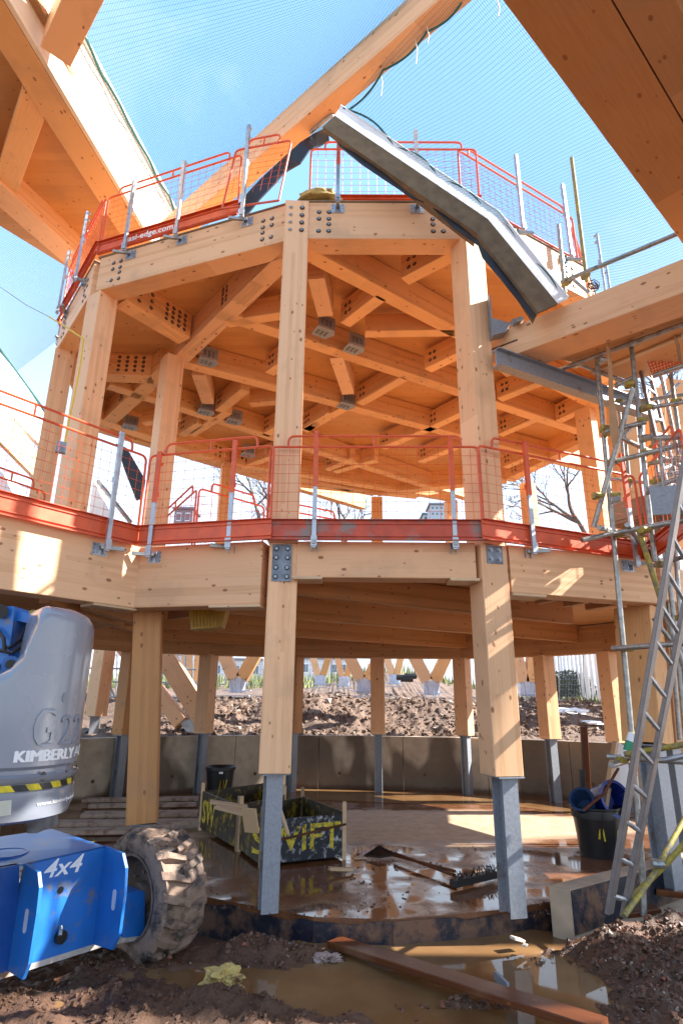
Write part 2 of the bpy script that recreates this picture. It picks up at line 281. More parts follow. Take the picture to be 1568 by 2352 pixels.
# muddy water
m, nt, b = mat('muddy_water'); WATER = m; L = nt.links.new
b.inputs['Base Color'].default_value = (.20, .105, .045, 1); b.inputs['Roughness'].default_value = .03; b.inputs['IOR'].default_value = 1.33
tc = N(nt, 'ShaderNodeTexCoord'); n1 = N(nt, 'ShaderNodeTexNoise'); n1.inputs['Scale'].default_value = 1.4; n1.inputs['Detail'].default_value = 6; L(tc.outputs['Object'], n1.inputs['Vector'])
rp = N(nt, 'ShaderNodeValToRGB'); rp.color_ramp.elements[0].position = .3; rp.color_ramp.elements[0].color = (.13, .06, .022, 1); rp.color_ramp.elements[1].position = .7; rp.color_ramp.elements[1].color = (.27, .155, .07, 1)
L(n1.outputs['Fac'], rp.inputs['Fac']); L(rp.outputs[0], b.inputs['Base Color'])
# pit wall concrete: board marks, dark damp tongues from the top
m, nt, b = mat('pit_concrete'); CONC = m; L = nt.links.new
tc = N(nt, 'ShaderNodeTexCoord'); n1 = N(nt, 'ShaderNodeTexNoise'); n1.inputs['Scale'].default_value = 2.2; n1.inputs['Detail'].default_value = 10; n1.inputs['Roughness'].default_value = .65
mp = N(nt, 'ShaderNodeMapping'); mp.inputs['Scale'].default_value = (.42, .42, .18); mp.inputs['Location'].default_value = (.6, 0, 0)
n2 = N(nt, 'ShaderNodeTexNoise'); n2.inputs['Scale'].default_value = 1.5; n2.inputs['Detail'].default_value = 3
L(tc.outputs['Object'], n1.inputs['Vector']); L(tc.outputs['Object'], mp.inputs[0]); L(mp.outputs[0], n2.inputs['Vector'])
rp = N(nt, 'ShaderNodeValToRGB'); rp.color_ramp.elements[0].position = .3; rp.color_ramp.elements[0].color = (.33, .265, .195, 1); rp.color_ramp.elements[1].position = .72; rp.color_ramp.elements[1].color = (.58, .49, .38, 1); L(n1.outputs['Fac'], rp.inputs['Fac'])
da = N(nt, 'ShaderNodeMapRange'); da.inputs['From Min'].default_value = .485; da.inputs['From Max'].default_value = .515; da.inputs['To Max'].default_value = .8; L(n2.outputs['Fac'], da.inputs['Value'])
mx = N(nt, 'ShaderNodeMix', data_type='RGBA'); mx.inputs[7].default_value = (.085, .06, .042, 1); L(da.outputs[0], mx.inputs[0]); L(rp.outputs[0], mx.inputs[6])
sz = N(nt, 'ShaderNodeSeparateXYZ'); L(tc.outputs['Object'], sz.inputs[0]); ba = N(nt, 'ShaderNodeMath', operation='MULTIPLY_ADD'); ba.inputs[1].default_value = .18; L(n1.outputs['Fac'], ba.inputs[0]); L(sz.outputs['Z'], ba.inputs[2])
lo = N(nt, 'ShaderNodeMapRange'); lo.inputs['From Min'].default_value = .12; lo.inputs['From Max'].default_value = .19; lo.inputs['To Min'].default_value = .85; lo.inputs['To Max'].default_value = 0; L(ba.outputs[0], lo.inputs['Value'])
m2 = N(nt, 'ShaderNodeMix', data_type='RGBA'); m2.inputs[7].default_value = (.09, .045, .024, 1); L(lo.outputs[0], m2.inputs[0]); L(mx.outputs[2], m2.inputs[6]); L(m2.outputs[2], b.inputs['Base Color']); b.inputs['Roughness'].default_value = .8
bp = N(nt, 'ShaderNodeBump'); bp.inputs['Strength'].default_value = .3; bp.inputs['Distance'].default_value = .01; L(n1.outputs['Fac'], bp.inputs['Height']); L(bp.outputs[0], b.inputs['Normal'])
CONC2 = plain('plain_concrete', (.38, .29, .205), .8, 0, var=.2, scale=5, bump=.3, dirt=.6, dirtcol=(.17, .12, .08))

# ------------------------------------------------------------------ ground
def vnoise(x, y, s, seed=0):
    x = x*s+seed*17.3; y = y*s+seed*9.1; xi = np.floor(x).astype(np.int64); yi = np.floor(y).astype(np.int64); fx = x-xi; fy = y-yi
    fx = fx*fx*(3-2*fx); fy = fy*fy*(3-2*fy)
    def h(a, b):
        n = (a*374761393+b*668265263+seed*974711) & 0x7fffffff; n = ((n ^ (n >> 13))*1274126177) & 0x7fffffff; return ((n ^ (n >> 16)) & 0xffff)/65535.0
    return (h(xi, yi)*(1-fx)+h(xi+1, yi)*fx)*(1-fy)+(h(xi, yi+1)*(1-fx)+h(xi+1, yi+1)*fx)*fy
def fbm(x, y, s, o, seed=0, g=.5):
    r = 0; a = 1; t = 0
    for k in range(o): r = r+a*vnoise(x, y, s*2**k, seed+k); t += a; a *= g
    return r/t
def sstep(a, b, x): t = np.clip((x-a)/(b-a), 0, 1); return t*t*(3-2*t)
EDGE = [PZ(x, y, 0) for x, y in ((380, 2040), (470, 2060), (600, 2085), (720, 2107), (900, 2112), (1050, 2100), (1150, 2090), (1262, 2072))]
PCX, PCY, PRX, PRY = .35, 9.55, 5.75, 3.95                      # the pit: an ellipse
def pit(x, y): return np.sqrt(((x-PCX)/PRX)**2+((y-PCY)/PRY)**2)
def hgt(x, y):
    e = pit(x, y)
    near = -.17+.09*(fbm(x, y, 1.1, 3, 3)-.5)*2+.07*(fbm(x, y, 7, 4, 5, .62)-.5)*2
    near = near+.07*np.abs(fbm(x, y, 15, 4, 8, .65)-.5)*2*sstep(.38, .55, fbm(x, y, 1.9, 2, 11))
    # puddle hollow in front of the slab
    def hol(cx, cy, rx, ry, d): return -d*np.exp(-(((x-cx)/rx)**2+((y-cy)/ry)**2)**1.6)
    near = near+hol(.75, 5.0, 1.15, .62, .17)+hol(-.1, 4.75, .5, .35, .1)+hol(-.85, 5.05, .4, .14, .1)
    near = near+.16*np.exp(-((x-.95)**2/.30+(y-4.72)**2/.012))*sstep(-.2, .6, x)*.8     # ridge of stones by the plank
    near = near+.13*sstep(1.45, 3.0, x+.25*(y-5.6))+.19*np.exp(-((x-2.2)**2/.45+(y-6.05)**2/.10))+.13*np.exp(-((x+.55)**2/.35+(y-5.45)**2/.035))
    near = near+.16*np.exp(-((x+.45)**2/.9+(y-4.55)**2/.05))+.10*np.exp(-((x+1.8)**2/1.2+(y-4.25)**2/.06))
    back = 1.0+.50*np.exp(-((x+.75)**2/1.6+(y-15.9)**2/1.1))+.35*np.exp(-((x+3.3)**2/1.1+(y-15.2)**2/.8))+.22*np.exp(-((x-2.2)**2/2.2+(y-15.9)**2/1.0))+.2*np.exp(-((x-5.2)**2/3+(y-15.6)**2/1.4))
    back = back+.75*sstep(14.4, 17.6, y)+1.25*sstep(21, 45, y)+.9*np.exp(-((x-2.6)**2/9+(y-33)**2/30))
    back = back+(.30*(fbm(x, y, 2.3, 5, 21, .62)-.5)+.16*(fbm(x, y, 9, 3, 31)-.5))*sstep(60, 20, y)
    inside = -.3+0*x
    out = np.where(y > 10.2, 1.0, 0.0); t = sstep(8.2, 10.2, y)
    side = near*(1-t)+1.0*t
    r = np.where(y > 10.2, back, side)
    r = np.where((y > 10.2), side+(back-side)*sstep(10.2, 11.5, y), r)
    r = np.where(e < 1.03, inside, r)
    front = (y < 8.2) & (e >= 1.03)
    r = np.where(front, near, r)
    # keep mud below the slab near its edge
    return r
def axis(segs):
    o = []
    for a, b_, st in segs: o += list(np.arange(a, b_, st))
    return np.array(o)
geo = list(60*1.35**np.arange(1, 11))
xs = np.array(sorted([-v for v in geo]+list(np.arange(-60, -12, 3))+list(axis([(-12, -3.6, .25), (-3.6, 4.9, .033), (4.9, 12, .2), (12, 60, 3)]))+[60]+geo))
ys = np.array([-40, -20, -10, -5, -2, 0]+list(axis([(1, 3.4, .2), (3.4, 7.4, .033), (7.4, 12.6, .2), (12.6, 19, .09), (19, 24, .4), (24, 60, 1.5)]))+[60]+geo)
X, Y = np.meshgrid(xs, ys); Z = hgt(X, Y); nx, ny = len(xs), len(ys)
vv = np.stack([X.ravel(), Y.ravel(), Z.ravel()], 1)
i = np.arange(nx*ny).reshape(ny, nx); q = np.stack([i[:-1, :-1].ravel(), i[:-1, 1:].ravel(), i[1:, 1:].ravel(), i[1:, :-1].ravel()], 1)
me = bpy.data.meshes.new('ground'); me.from_pydata(vv.tolist(), [], q.tolist()); me.materials.append(MUD); me.materials.append(SOIL)
cy = Y[:-1, :-1].ravel(); me.polygons.foreach_set('material_index', (cy > 10).astype(int)); me.polygons.foreach_set('use_smooth', [True]*len(q))
tag(link('ground', me, None), kind='structure')
# puddle
g = G(); n = 40; g.add([(1.0+1.75*cos(2*pi*k/n), 5.05+1.15*sin(2*pi*k/n), -.180) for k in range(n)], [tuple(range(n))])
g.add([(-1.3+1.0*cos(2*pi*k/n), 4.85+.5*sin(2*pi*k/n), -.178) for k in range(n)], [tuple(range(n))])
tag(g.obj('puddle_water', WATER), kind='structure')
# slab
arc = []
for k in range(61):
    a = radians(-15+210*k/60); arc.append((PCX+(PRX-.02)*cos(a), PCY+(PRY-.02)*sin(a)))
poly = [(p.x, p.y) for p in EDGE]+[(2.1, 6.3), (3.0, 6.85), (4.6, 7.7)]+arc+[(-4.6, 7.4), (-3.0, 6.6)]
top = [Vector((x, y, 0)) for x, y in poly]
g = G().prism([p-Vector((0, 0, .34)) for p in top], (0, 0, .34)); o = g.obj('floor_slab', [SLAB]); tag(o, kind='structure')
# membrane skin on the slab's exposed edge, flaking off
ed = [Vector((p.x, p.y, 0)) for p in EDGE]; fine = []
for a, b_ in zip(ed[:-1], ed[1:]):
    for k in range(8): fine.append(a.lerp(b_, k/8))
fine.append(ed[-1]); g = G()
for k, p in enumerate(fine[:-1]):
    q_ = fine[k+1]; d = (q_-p).normalized(); nrm = Vector((d.y, -d.x, 0)); up = -.012-.05*vnoise(np.array(k*.37), np.array(3.), 1, 2)
    a0 = p+nrm*.004; a1 = q_+nrm*.004; th = nrm*.012; u1 = -.012-.05*vnoise(np.array((k+1)*.37), np.array(3.), 1, 2)
    g.add([a0+Vector((0, 0, -.34)), a1+Vector((0, 0, -.34)), a1+Vector((0, 0, float(u1))), a0+Vector((0, 0, float(up))), a0+th+Vector((0, 0, -.34)), a1+th+Vector((0, 0, -.34)), a1+th+Vector((0, 0, float(u1))), a0+th+Vector((0, 0, float(up)))],
          [(4, 5, 6, 7), (3, 7, 6, 2)])
tag(g.obj('slab_edge_skin', SLIP), kind='structure')
# muddy water standing along the foot of the pit wall
g = G(); A = [radians(20+140*k/40) for k in range(41)]
g.add([(PCX+(PRX-.03)*cos(a), PCY+(PRY-.03)*sin(a), .004) for a in A]+[(PCX+(PRX-1.5-.35*sin(3*a))*cos(a), PCY+(PRY-1.55-.25*sin(5*a+1))*sin(a), .004) for a in A],
      [(k, k+1, 42+k, 41+k) for k in range(40)])
tag(g.obj('standing_water', WATER), kind='structure')
# pit wall
t = thing('pit_wall', 'curved grey concrete retaining wall with dark damp stains round the pit', 'wall', (PCX, PCY+PRY, 0))
th = .25; NP = 11
for k in range(NP):
    g = G(); a0, a1 = radians(-8+194*k/NP), radians(-8+194*(k+1)/NP-.12); n = 6; vs = []
    for j in range(n+1):
        a = a0+(a1-a0)*j/n
        for rr, z in ((0, -.1), (th, -.1), (th, 1.03), (0, 1.03)): vs.append((PCX+(PRX+rr)*cos(a), PCY+(PRY+rr)*sin(a), z))
    fs = [(j*4+c, j*4+(c+1) % 4, j*4+4+(c+1) % 4, j*4+4+c) for j in range(n) for c in range(4)]+[(0, 3, 2, 1), (n*4, n*4+1, n*4+2, n*4+3)]
    o = g.add(vs, fs).obj('wall_panel', CONC, t)
    for s_ in (.25, .75):
        a = a0+(a1-a0)*s_; p = Vector((PCX+(PRX-.001)*cos(a), PCY+(PRY-.001)*sin(a), .3)); nn = Vector((cos(a)/PRX, sin(a)/PRY, 0)).normalized()
        gg = G().tube([p+nn*.02, p-nn*.004], .033, 10); gg.obj('tie_hole', HOLE, o)
# concrete upstand at the right
ut = thing('concrete_upstand', 'low concrete kerb block coated black on its front beside the ladder', 'kerb', tuple(PZ(1330, 2040, 0)))
hh = .20; a = PZ(1260, 2035, hh); b_ = PZ(1308, 2045, hh); c_ = PZ(1600, 1966, hh)
a = Vector((a.x, a.y, 0)); b_ = Vector((b_.x, b_.y, 0)); dr = (Vector((c_.x, c_.y, 0))-b_).normalized(); print('kerb', a, b_, dr); e1 = b_+dr*3.4; e0 = a+dr*3.4
G().prism([a+Vector((0, 0, -.3)), b_+Vector((0, 0, -.3)), e1+Vector((0, 0, -.3)), e0+Vector((0, 0, -.3))], (0, 0, .3+hh)).obj('block', CONC2, ut)
nr = Vector((dr.y, -dr.x, 0)); dz_ = Vector((0, 0, -.13)); G().prism([b_+dr*.012+dz_, e1+dz_, e1+nr*.01+dz_, b_+dr*.012+nr*.01+dz_], (0, 0, hh+.13-.008)).obj('black_coating', SLIP, ut)
G().prism([b_+nr*.10+Vector((0, 0, -.3)), e1+nr*.12+Vector((0, 0, -.3)), e1+Vector((0, 0, -.3)), b_+Vector((0, 0, -.3))], (0, 0, .16)).obj('footing', CONC2, ut)

# ------------------------------------------------------------------ bolts, H posts
def bolt_me():
    g = G(); n = 12; r = .027
    for z, rr, m_ in ((.002, r, 0),): g.add([(rr*cos(2*pi*k/n), rr*sin(2*pi*k/n), z) for k in range(n)], [tuple(range(n))], 0)
    g.lathe([(r, -.002), (r+.003, .003), (r-.003, .003), (r-.003, .001)], (0, 0, 0), n, 0)
    g.lathe([(.0165, .002), (.0165, .013), (.0001, .013)], (0, 0, 0), 6, 1)
    me = g.mesh('bolt'); me.materials.append(HOLE); me.materials.append(BOLT); return me
BOLTME = bolt_me()
def bolt_plate_me():
    g = G(); g.lathe([(.027, 0), (.027, .004), (.0001, .004)], (0, 0, 0), 12, 0); g.lathe([(.017, .004), (.017, .016), (.0001, .016)], (0, 0, 0), 6, 0)
    me = g.mesh('bolt', False); me.materials.append(BOLT); return me
BOLTP = bolt_plate_me()
def bolts(bm, side, pts, me=None):
    """bolts on face side ('+y','-y') of a beam: pts (x along, z) in local coordinates"""
    M = _mw[bm]; d = bm.dimensions if False else None
    co = [v.co for v in bm.data.vertices]; hy = max(c.y for c in co); hz_ = max(c.z for c in co)
    for x, z in pts:
        if side == '-y': L_ = Matrix.Translation((x, -hy, z)) @ Matrix.Rotation(pi/2, 4, 'X')
        elif side == '+y': L_ = Matrix.Translation((x, hy, z)) @ Matrix.Rotation(-pi/2, 4, 'X')
        else: L_ = Matrix.Translation((x, z, -hz_)) @ Matrix.Rotation(pi, 4, 'X')
        link('bolt', me or BOLTME, None, bm, M @ L_)
def grid(x0, x1, z0, z1, nx_, nz_): return [(x0+(x1-x0)*i_/max(1, nx_-1), z0+(z1-z0)*j_/max(1, nz_-1)) for i_ in range(nx_) for j_ in range(nz_)]
def hpost(parent, x, y, z0, z1, rot, wd=.19, dp=.19, mat_=None, name='steel_post', lean=None):
    g = G(); R = Matrix.Rotation(rot, 3, 'Z'); h = z1-z0
    for s_ in (-1, 1): g.box(R @ Vector((0, s_*dp/2, 0)), (wd, .014, h), R)
    g.box((0, 0, 0), (.01, dp-.014, h), R); g.box((0, 0, h/2-.006), (wd+.1, dp+.1, .012), R)
    return g.obj(name, mat_ or GALVM, parent, mw=Matrix.Translation((x, y, (z0+z1)/2)))
CW = .285
def column(parent, x, y, z0, z1, beta, wd=CW, dp=None, mat_=None, x1=None, y1=None, name='column'):
    """timber column; beta = angle of its right-hand face's normal, measured from -Y towards +X"""
    x1 = x if x1 is None else x1; y1 = y if y1 is None else y1
    bx = Vector((sin(beta), -cos(beta), 0))
    p = Vector((x, y, z0)); q_ = Vector((x1, y1, z1)); X_ = (q_-p).normalized(); Y_ = (bx-X_*bx.dot(X_)).normalized(); Z_ = X_.cross(Y_); o_ = (p+q_)/2
    M = Matrix(((X_.x, Y_.x, Z_.x, o_.x), (X_.y, Y_.y, Z_.y, o_.y), (X_.z, Y_.z, Z_.z, o_.z), (0, 0, 0, 1)))
    return G().box((0, 0, 0), ((q_-p).length, wd, dp or wd), ch=.008).obj(name, mat_ or WOODP, parent, mw=M)

# ------------------------------------------------------------------ the timber pavilion (two storeys round the pit)
pav = thing('timber_pavilion', 'two storey round pavilion frame of pale glued timber columns and crossing roof beams', 'building', (.35, 9.5, 0))
ZB, ZT = 6.94, 7.48
TB = 1.095
# columns: x, y, z bottom, z top, beta
P1 = (-.58, 5.88); P2 = (1.47, 5.86)
def full(x, y, zt, bl, bu, zb=TB, post=True, mat_=None):
    c = column(pav, x, y, zb, 3.2, bl, mat_=mat_)
    if post: hpost(c, x, y, 0, zb-.006, bl*.0+bl)
    if zt: column(pav, x, y, 3.206, zt, bu, mat_=mat_)
    return c
c1 = full(*P1, ZB+.54, radians(6), radians(3), post=False); hpost(c1, P1[0]-.01, P1[1], 0, TB-.006, radians(18), wd=.15, dp=.13)
c2 = full(*P2, ZB+.5, radians(15), radians(28), post=False); hpost(c2, P2[0]+.02, P2[1], 0, TB-.006, radians(14), wd=.15, dp=.19)
up = []
for x, y, bu, z0 in ((-3.30, 6.93, 56, 3.2), (-4.42, 8.30, 28, 3.2), (-2.74, 8.42, 40, 3.2)):
    column(pav, x, y, z0, ZB if x != -3.30 else ZB, radians(bu))
V3 = (3.25, 6.95)
# far upper columns, from the first floor to the roof ring
for px, py, Yc, bu in ((1369, 1003, 11.2, 40), (1212, 1110, 13.7, 30), (865, 1143, 14.6, 0), (1035, 1150, 14.9, 10), (522, 1065, 12.9, 20), (1345, 940, 9.4, 45)):
    t_ = PZ(px, py, ZB); column(pav, t_.x, t_.y+.05, 3.2, ZB, radians(bu), mat_=WOOD)
# lower back columns standing in front of the pit wall
YB = 13.15
lowc = []
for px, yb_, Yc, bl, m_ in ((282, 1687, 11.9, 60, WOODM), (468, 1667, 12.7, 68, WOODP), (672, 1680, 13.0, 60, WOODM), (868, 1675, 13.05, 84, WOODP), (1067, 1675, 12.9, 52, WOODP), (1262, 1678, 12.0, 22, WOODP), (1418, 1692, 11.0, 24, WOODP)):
    p = PY(px, yb_, Yc); c = column(pav, p.x, Yc, TB, 2.62, radians(bl), mat_=m_); hpost(c, p.x, Yc, 0, TB-.006, radians(bl), wd=.16, dp=.14); lowc.append((p.x, Yc))
# the raking right-hand column and the one under the left corner
C0 = PZ(307, 1395, 2.6)
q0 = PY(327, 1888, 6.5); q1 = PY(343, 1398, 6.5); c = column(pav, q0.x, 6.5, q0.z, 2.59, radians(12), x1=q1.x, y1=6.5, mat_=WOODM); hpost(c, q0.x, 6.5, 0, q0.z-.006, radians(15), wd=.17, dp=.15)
q0 = PY(1487, 1707, 6.62); q1 = PY(1459, 1370, 6.72); c = column(pav, q0.x, 6.62, q0.z, 2.735, radians(35), wd=.42, dp=.26, x1=q1.x, y1=6.72, mat_=WOOD); hpost(c, q0.x+.03, 6.62, .0, q0.z-.006, radians(35), wd=.2, dp=.18)
c = column(pav, 3.9, 7.6, 1.25, 3.0, radians(35), wd=.34, mat_=WOOD); hpost(c, 3.9, 7.6, 0, 1.24, radians(35))

# ring beams of the roof
def P2D(p, z): return Vector((p[0], p[1], z))
RING = [(-2.67, 13.0), (-4.9, 10.6), (-4.42, 8.30), (-3.32, 6.90), (-.58, 5.90), (1.45, 5.88), V3, (4.55, 9.0), (5.25, 11.2), (4.1, 13.8), (.9, 14.9), (-2.67, 13.0)]
ringb = []
for k in range(len(RING)-1):
    a, b2 = Vector((*RING[k], ZB)), Vector((*RING[k+1], ZB)); d = (b2-a).normalized(); ga = .15 if k not in (3, 4) else .17
    o = beam('ring_beam', a+d*ga*.2, b2-d*ga*.2, .27, ZT-ZB, WOODP if 2 <= k <= 6 else WOOD, pav, bottom=True)
    ln = o['_l']/2; out_s = '-y'
    if k in (2, 3, 4, 5, 6):
        for s_ in (-1, 1):
            x0 = s_*(ln-.24); x1 = s_*(ln-.36); bolts(o, out_s, [(x_, z_) for x_ in (x0, x1) for z_ in (-.16, .02, .12)]+[(x1+s_*-.0, -.06)])
    else:
        for s_ in (-1, 1): bolts(o, '+y', grid(s_*(ln-.3), s_*(ln-.42), -.15, .05, 2, 3))
    ringb.append(o)
# head of the P1 column carries its own bolts
for x_ in (-.07, .07):
    for z_ in (.10, .21, .32, .43): link('bolt', BOLTME, None, ringb[4], Matrix.Translation((P1[0]+x_, P1[1]-.143, ZB+z_)) @ Matrix.Rotation(pi/2, 4, 'X'))
# roof deck
dk = [Vector((*p, ZT-.0)) for p in RING[:-1]]; cen = Vector((.3, 10, 0))
o = G().prism([Vector((cen.x+(p.x-cen.x)*.985, cen.y+(p.y-cen.y)*.985, 7.36)) for p in dk], (0, 0, .10)).obj('roof_deck', CLT, pav)
# dark weathered capping board along the front edge
for k in (2, 3, 4, 5, 6):
    a, b2 = Vector((*RING[k], ZT+.002)), Vector((*RING[k+1], ZT+.002)); beam('capping_board', a, b2, .30, .022, BOARD, pav, bottom=True)
# roof beams: undersides measured in the photograph, all at ZB
def rb(p, q_, wd=.16, ht=.40, m_=None, name='roof_beam', ext=(0, 0), dz=0):
    a = PZ(*p, ZB); b2 = PZ(*q_, ZB); d = (b2-a).normalized(); a -= d*ext[0]; b2 += d*ext[1]; a.z += dz; b2.z += dz
    return beam(name, a, b2, wd, ht, m_ or WOOD, pav, bottom=True)
mains = []
for p, q_, e in (((715, 590), (1040, 762), (.1, 4.1)), ((515, 727), (1060, 905), (.1, 4.2)), ((430, 840), (1060, 1005), (.1, 4.3)), ((300, 905), (640, 1012), (.4, 6.3)), ((262, 1000), (430, 1050), (.2, 5.5)), ((560, 1072), (700, 1095), (.3, 4.2)), ((700, 1118), (800, 1128), (.1, 1.9))):
    o = rb(p, q_, .21, .41, ext=e); mains.append(o); bolts(o, '-y', grid(-o['_l']/2+.22, -o['_l']/2+.32, -.04, .12, 2, 3))
o = rb((668, 585), (425, 818), .25, .42, ext=(.1, .18), m_=WOODP); bolts(o, '+y', [(x_, z_) for x_ in (-.1, -.0) for z_ in (-.1, -.03, .05, .12)]+grid(-o['_l']/2+.2, -o['_l']/2+.3, -.05, .12, 2, 3)); bolts(o, '-y', grid(-.05, .05, -.1, .1, 2, 3))
o = rb((372, 860), (246, 975), .25, .42, ext=(.1, .5), m_=WOOD); bolts(o, '+y', grid(.0, .1, -.1, .1, 2, 4))
o = rb((290, 705), (425, 785), .27, .42, ext=(.1, -.02), m_=WOOD); ln = o['_l']/2; bolts(o, '-y', grid(ln-.12, ln-.45, -.12, .12, 4, 4)+grid(-ln+.2, -ln+.4, -.1, .12, 2, 3))
o = rb((230, 868), (350, 872), .27, .42, ext=(.3, .0), m_=WOOD); ln = o['_l']/2; bolts(o, '-y', grid(ln-.14, ln-.55, -.12, .13, 4, 4))
o = rb((560, 985), (262, 905), .19, .36, ext=(0, 0)) if False else None
# short ties between the mains
for p, q_ in (((933, 645), (1038, 590)), ((985, 850), (1052, 818)), ((990, 985), (1060, 952)), ((1150, 918), (1245, 880)), ((1285, 968), (1360, 932)), ((795, 735 + 10), (870, 688)), ((828, 925 + 3), (925, 872)), ((505, 945), (560, 900)),
              ((620, 858), (650, 838)), ((440, 1000), (520, 950)), ((700, 990), (790, 940)), ((770, 1085), (860, 1060)), ((880, 1030), (990, 985)), ((1150, 1000), (1230, 965)), ((560, 1075), (640, 1045)), ((705, 987), (758, 953)), ((419, 1001), (458, 976)), ((967, 1062), (1047, 1029)), ((752, 1080), (806, 1058)), ((1160, 1075), (1215, 1052)), ((610, 1000), (660, 972))):
    o = rb(p, q_, .18, .34, ext=(.02, .05)); ln = o['_l']/2; bolts(o, '-y', grid(-ln+.12, -ln+.21, -.06, .06, 2, 2))
for p, q_ in (((838, 768), (1035, 765)), ((520, 745), (640, 727)), ((575, 930), (640, 925)), ((330, 975), (400, 965))):
    rb(p, q_, .17, .30, ext=(.0, .1))
def shoe(x, y, ang):
    """bent galvanised shoe carrying the end of a beam on the face of a main beam"""
    p = PZ(x, y, ZB); R = Matrix.Rotation(ang, 3, 'Z'); g = G()
    pl = [(-.14, 0), (.14, 0), (.19, .10), (.12, .25), (-.12, .25), (-.14, .10)]
    g.prism([p+R @ Vector((a_, b_, -.012)) for a_, b_ in pl], (0, 0, .008)); g.box(p+R @ Vector((0, -.004, .10)), (.28, .008, .19), R)
    o = g.obj('steel_shoe', GALVM, pav)
    for a_ in (-.07, 0, .07):
        for b_ in (.06, .12): link('bolt', BOLTP, None, o, Matrix.Translation(p+R @ Vector((a_, b_+.05, -.012))) @ Matrix.Rotation(pi, 4, 'X'))
    for a_ in (-.07, 0, .07):
        for b_ in (.05, .11): link('bolt', BOLTP, None, o, Matrix.Translation(p+R @ Vector((a_, -.008, b_))) @ R.to_4x4() @ Matrix.Rotation(pi/2, 4, 'X'))
# beams coming towards us onto the shoes
for p, q_ in (((725, 640), (748, 730)), ((772, 822), (800, 908)), ((455, 862), (478, 930))):
    rb(p, q_, .22, .34, ext=(.0, -.04), m_=WOODP)
for x, y, a_ in ((750, 752, 32), (820, 792, 32), (800, 925, 30), (475, 940, 30), (540, 962, 30), (480, 822, 30), (300, 975, 32), (572, 1040, 30)): shoe(x, y, radians(a_))

# ---- first floor
ZF = 3.2
def fb(a, b2, wd=.22, ht=.4, m_=None, name='floor_beam', z=None):
    a = Vector((a[0], a[1], z)); b2 = Vector((b2[0], b2[1], z)); return beam(name, a, b2, wd, ht, m_ or WOODP, pav, bottom=True)
# front edge beam P1-P2, sits between the column heads
o = fb((P1[0]+.15, 5.86), (P2[0]-.15, 5.84), .24, .362, z=2.86, name='edge_beam')
for s_, n_ in ((-1, 1), (1, 1)):
    beam('packer', Vector((.44+s_*.62, 5.80, 2.83)), Vector((.44+s_*.90-s_*.0, 5.80, 2.83)) if s_ < 0 else Vector((.44+.90, 5.80, 2.83)), .24, .03, PACK, pav, bottom=True)
CL = Vector((-2.14, 6.18, 0))
o = fb((P1[0]-.17, 5.86), (CL.x+.01, CL.y), .24, .632, z=2.59, name='edge_beam'); beam('packer', Vector((P1[0]-.17, 5.84, 2.565)), Vector((P1[0]-.68, 5.93, 2.565)), .24, .025, PACK, pav, bottom=True)
dl = (Vector((-2.99, 5.01, 0))-Vector((-2.13, 6.1, 0))).normalized()
o = fb((CL.x-.01, CL.y-.02), tuple((CL+dl*4.4)[:2]), .24, .632, z=2.59, name='edge_beam'); beam('packer', Vector((*(CL+dl*.03)[:2], 2.565)), Vector((*(CL+dl*.5)[:2], 2.565)), .24, .025, PACK, pav, bottom=True)
P3 = Vector((3.38, 6.48, 0))
dr3 = (P3-Vector((P2[0], P2[1], 0))).normalized()
o = fb((P2[0]+.16, P2[1]+.03), tuple(P3[:2]), .24, .48, z=2.74, name='edge_beam'); beam('packer', Vector((P2[0]+.17, P2[1]+.02, 2.71)), Vector((P2[0]+.17+.38*dr3.x, P2[1]+.02+.38*dr3.y, 2.71)), .24, .03, PACK, pav, bottom=True)
fb(tuple((P3+Vector((.03, .02, 0)))[:2]), (5.6, 8.4), .24, .42, z=2.80, name='edge_beam')
# steel plates at the column heads
g = G().box((P1[0], P1[1]-.152, 3.0), (.19, .008, .37)); o = g.obj('splice_plate', DSTEEL, pav)
for x_ in (-.055, .055):
    for z_ in (-.14, -.05, .05, .14): link('bolt', BOLTP, None, o, Matrix.Translation((P1[0]+x_, P1[1]-.152, 3.0+z_)) @ Matrix.Rotation(pi/2, 4, 'X'))
R = Matrix.Rotation(radians(15), 3, 'Z'); pc = Vector((P2[0], P2[1], 3.1))+R @ Vector((0, -.147, 0))
o = G().box(pc, (.17, .008, .18), R).obj('splice_plate', DSTEEL, pav)
for x_ in (-.045, .045):
    for z_ in (-.045, .045): link('bolt', BOLTP, None, o, Matrix.Translation(pc+R @ Vector((x_, -.004, z_))) @ R.to_4x4() @ Matrix.Rotation(pi/2, 4, 'X'))
# deck over joists
FD = [(-2.2, 6.3), (-.58, 5.95), (1.47, 5.95), (3.4, 6.6), (5.9, 8.8), (6.3, 11.5), (4.6, 13.4), (.8, 13.7), (-3, 13.5), (-6.0, 11.6), (-8, 7.5), tuple((CL+dl*4.4)[:2])]
G().prism([Vector((x, y, 3.12)) for x, y in FD], (0, 0, .06)).obj('floor_deck', CLT, pav)
jd = (PZ(1080, 1410, 2.8)-PZ(784, 1379, 2.8)).normalized()
def joist(px, py, l0, l1, z=2.8, ht=.31, wd=.10, m_=None):
    p = PZ(px, py, z); l0 = min(l0, (p.y-6.22)/jd.y); return beam('floor_joist', p-jd*l0, p+jd*l1, wd, ht, m_ or WOODD, pav, bottom=True)
for (px, py), l0, l1 in (((784, 1379), 2.2, 3.8), ((784, 1431), 3.6, 5.0), ((784, 1471), 4.6, 4.2), ((784, 1495), 4.2, 3)): joist(px, py, l0, l1, m_=WOODM)
